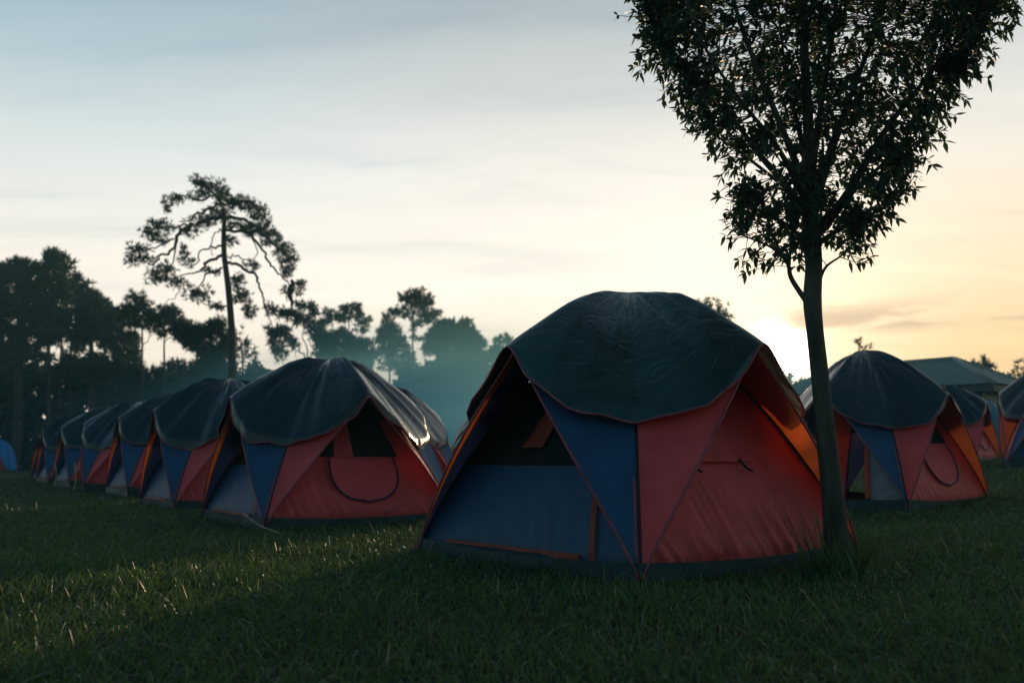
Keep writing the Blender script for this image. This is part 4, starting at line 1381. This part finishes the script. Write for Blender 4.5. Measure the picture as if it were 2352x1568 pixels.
bx, by, bl, bw = [], [], [], []
for n, d0, d1, l0, l1, wd in ((46000, 1.6, 5.0, 0.05, 0.13, 0.0065), (60000, 5.0, 9.0, 0.05, 0.12, 0.009), (70000, 9.0, 17.0, 0.05, 0.12, 0.010), (50000, 17, 42, 0.05, 0.12, 0.022)):
    x, y = patch(n, d0, d1)
    bx.append(x); by.append(y)
    bl.append(rng.uniform(l0, l1, n) * (0.7 + 0.6 * grass_lumps(x, y))); bw.append(np.full(n, wd) * rng.uniform(0.6, 1.3, n))
x = np.concatenate(bx); y = np.concatenate(by); L = np.concatenate(bl); Wd = np.concatenate(bw)
ok = off_tents(x, y)
x, y, L, Wd = x[ok], y[ok], L[ok], Wd[ok]
N = len(x)
tall = rng.random(N) < 0.05
L = np.where(tall, L * 1.9, L)
d = np.stack([rng.normal(size=N) * 0.5, rng.normal(size=N) * 0.5, np.ones(N)], 1)
base = np.stack([x, y, gz(x, y) - 0.005], 1)
me = blades(base, d, L, Wd, rng.uniform(0.1, 0.75, N), [(0, 1.0), (0.45, 0.85), (0.8, 0.5), (1.0, 0.06)], rnd=np.clip(rng.random(N) ** 2.2 * 0.75 + 0.25 * grass_lumps(x * 0.7 + 3, y * 0.7), 0, 1), name="grass")
ns_ = 150
sx, sy = patch(ns_, 2.2, 7.5)
ok = off_tents(sx, sy); sx, sy = sx[ok], sy[ok]; ns_ = len(sx)
sb_ = np.stack([sx, sy, gz(sx, sy)], 1)
sd_ = np.stack([rng.normal(size=ns_) * 0.7, rng.normal(size=ns_) * 0.7, np.ones(ns_)], 1)
me2 = blades(sb_, sd_, rng.uniform(0.14, 0.30, ns_), 0.005, rng.uniform(0.4, 0.9, ns_), [(0, 0.8), (0.3, 0.7), (0.6, 0.5), (0.8, 1.3), (0.92, 1.0), (1, 0.1)], rnd=rng.uniform(0.6, 1.0, ns_), name="stalks")
bm_ = __import__('bmesh').new(); bm_.from_mesh(me); bm_.from_mesh(me2); bm_.to_mesh(me); bm_.free(); bpy.data.meshes.remove(me2)
g_ = link("grass", me, M["grass"], None, True)
tag(g_, "short dewy green grass covering the meadow", "grass", kind="stuff")


def tuft(px, py, dep, n, l0, l1, spread, label, lean=(0, 0)):
    c = P(px, py, dep)
    z0 = float(gz(c.x, dep))
    bp = np.stack([c.x + rng.normal(size=n) * spread, dep + rng.normal(size=n) * spread, np.full(n, z0)], 1)
    dv = np.stack([rng.normal(size=n) * 0.22 + lean[0], rng.normal(size=n) * 0.22 + lean[1], np.ones(n)], 1)
    me = blades(bp, dv, rng.uniform(l0, l1, n), rng.uniform(0.006, 0.012, n), rng.uniform(0.02, 0.3, n), [(0, 0.8), (0.35, 1.0), (0.7, 0.6), (1, 0.05)], name="tall_grass")
    o = link("grass_tuft", me, M["grass"], None, True)
    tag(o, label, "grass tuft")
    return o


tuft(1885, 1300, 6.05, 46, 0.2, 0.62, 0.06, "tall grass tuft against the left side of the tree trunk", (-0.10, 0))
tuft(1965, 1305, 6.1, 80, 0.12, 0.42, 0.045, "ragged grass tuft on the right side of the tree trunk", (0.18, 0))
tuft(1925, 1325, 5.95, 90, 0.1, 0.28, 0.06, "short grass tuft in front of the tree trunk's foot")

# ------------------------------------------------------------------ haze
hb = MB().box((0, 65, 8.2), (290, 180, 19.6))
ho = hb.build("haze", None, None, False)
m, ns, ls = mat_new("haze_volume")
out = nd(ns, "ShaderNodeOutputMaterial")
pv = nd(ns, "ShaderNodeVolumePrincipled")
pv.inputs["Color"].default_value = (0.36, 0.78, 0.95, 1)
pv.inputs["Density"].default_value = 0.0010
pv.inputs["Anisotropy"].default_value = 0.05
ls.new(pv.outputs[0], out.inputs["Volume"])
ho.data.materials.append(m)
tag(ho, "thin blue morning haze over the meadow", "haze", kind="stuff")

m, ns, ls = mat_new("mist_volume")
out = nd(ns, "ShaderNodeOutputMaterial")
pv = nd(ns, "ShaderNodeVolumePrincipled")
pv.inputs["Color"].default_value = (0.40, 0.84, 0.95, 1)
pv.inputs["Anisotropy"].default_value = 0.0
tc = nd(ns, "ShaderNodeTexCoord")
v_ = nd(ns, "ShaderNodeVectorMath", operation='MULTIPLY_ADD')
v_.inputs[1].default_value = (2, 2, 2); v_.inputs[2].default_value = (-1, -1, -1)
ls.new(tc.outputs["Generated"], v_.inputs[0])
l_ = nd(ns, "ShaderNodeVectorMath", operation='LENGTH'); ls.new(v_.outputs[0], l_.inputs[0])
wn = nd(ns, "ShaderNodeTexNoise"); wn.inputs["Scale"].default_value = 4.0; wn.inputs["Detail"].default_value = 2
ls.new(tc.outputs["Generated"], wn.inputs["Vector"])
ad = nd(ns, "ShaderNodeMath", operation='MULTIPLY_ADD'); ad.inputs[1].default_value = 0.7; 
ls.new(wn.outputs["Fac"], ad.inputs[0]); ls.new(l_.outputs["Value"], ad.inputs[2])
mr = nd(ns, "ShaderNodeMapRange"); mr.interpolation_type = 'SMOOTHSTEP'
for k_, x_ in zip(("From Min", "From Max", "To Min", "To Max"), (0.45, 1.3, 0.12, 0.0)): mr.inputs[k_].default_value = x_
ls.new(ad.outputs[0], mr.inputs["Value"])
ls.new(mr.outputs[0], pv.inputs["Density"])
ls.new(pv.outputs[0], out.inputs["Volume"])
mm = MB()
def ell(c, r):
    mm.grid(lambda u, v: (c[0] + r[0] * math.cos(u * 2 * math.pi) * math.sin(v * math.pi), c[1] + r[1] * math.sin(u * 2 * math.pi) * math.sin(v * math.pi), c[2] - r[2] * math.cos(v * math.pi)), 48, 24)
ell((0.5, 47, 0), (25, 20, 9.0))
mo = mm.build("mist", m)
tag(mo, "low bank of blue mist before the wood edge behind the tents", "mist", kind="stuff")

# ------------------------------------------------------------------ render
sc.render.engine = 'CYCLES'
sc.view_settings.view_transform = 'Standard'
sc.view_settings.look = 'None'
sc.view_settings.exposure = 0.3
sc.view_settings.gamma = 1.0
sc.cycles.use_denoising = True
sc.cycles.max_bounces = 8
sc.cycles.transparent_max_bounces = 8
sc.cycles.volume_bounces = 1
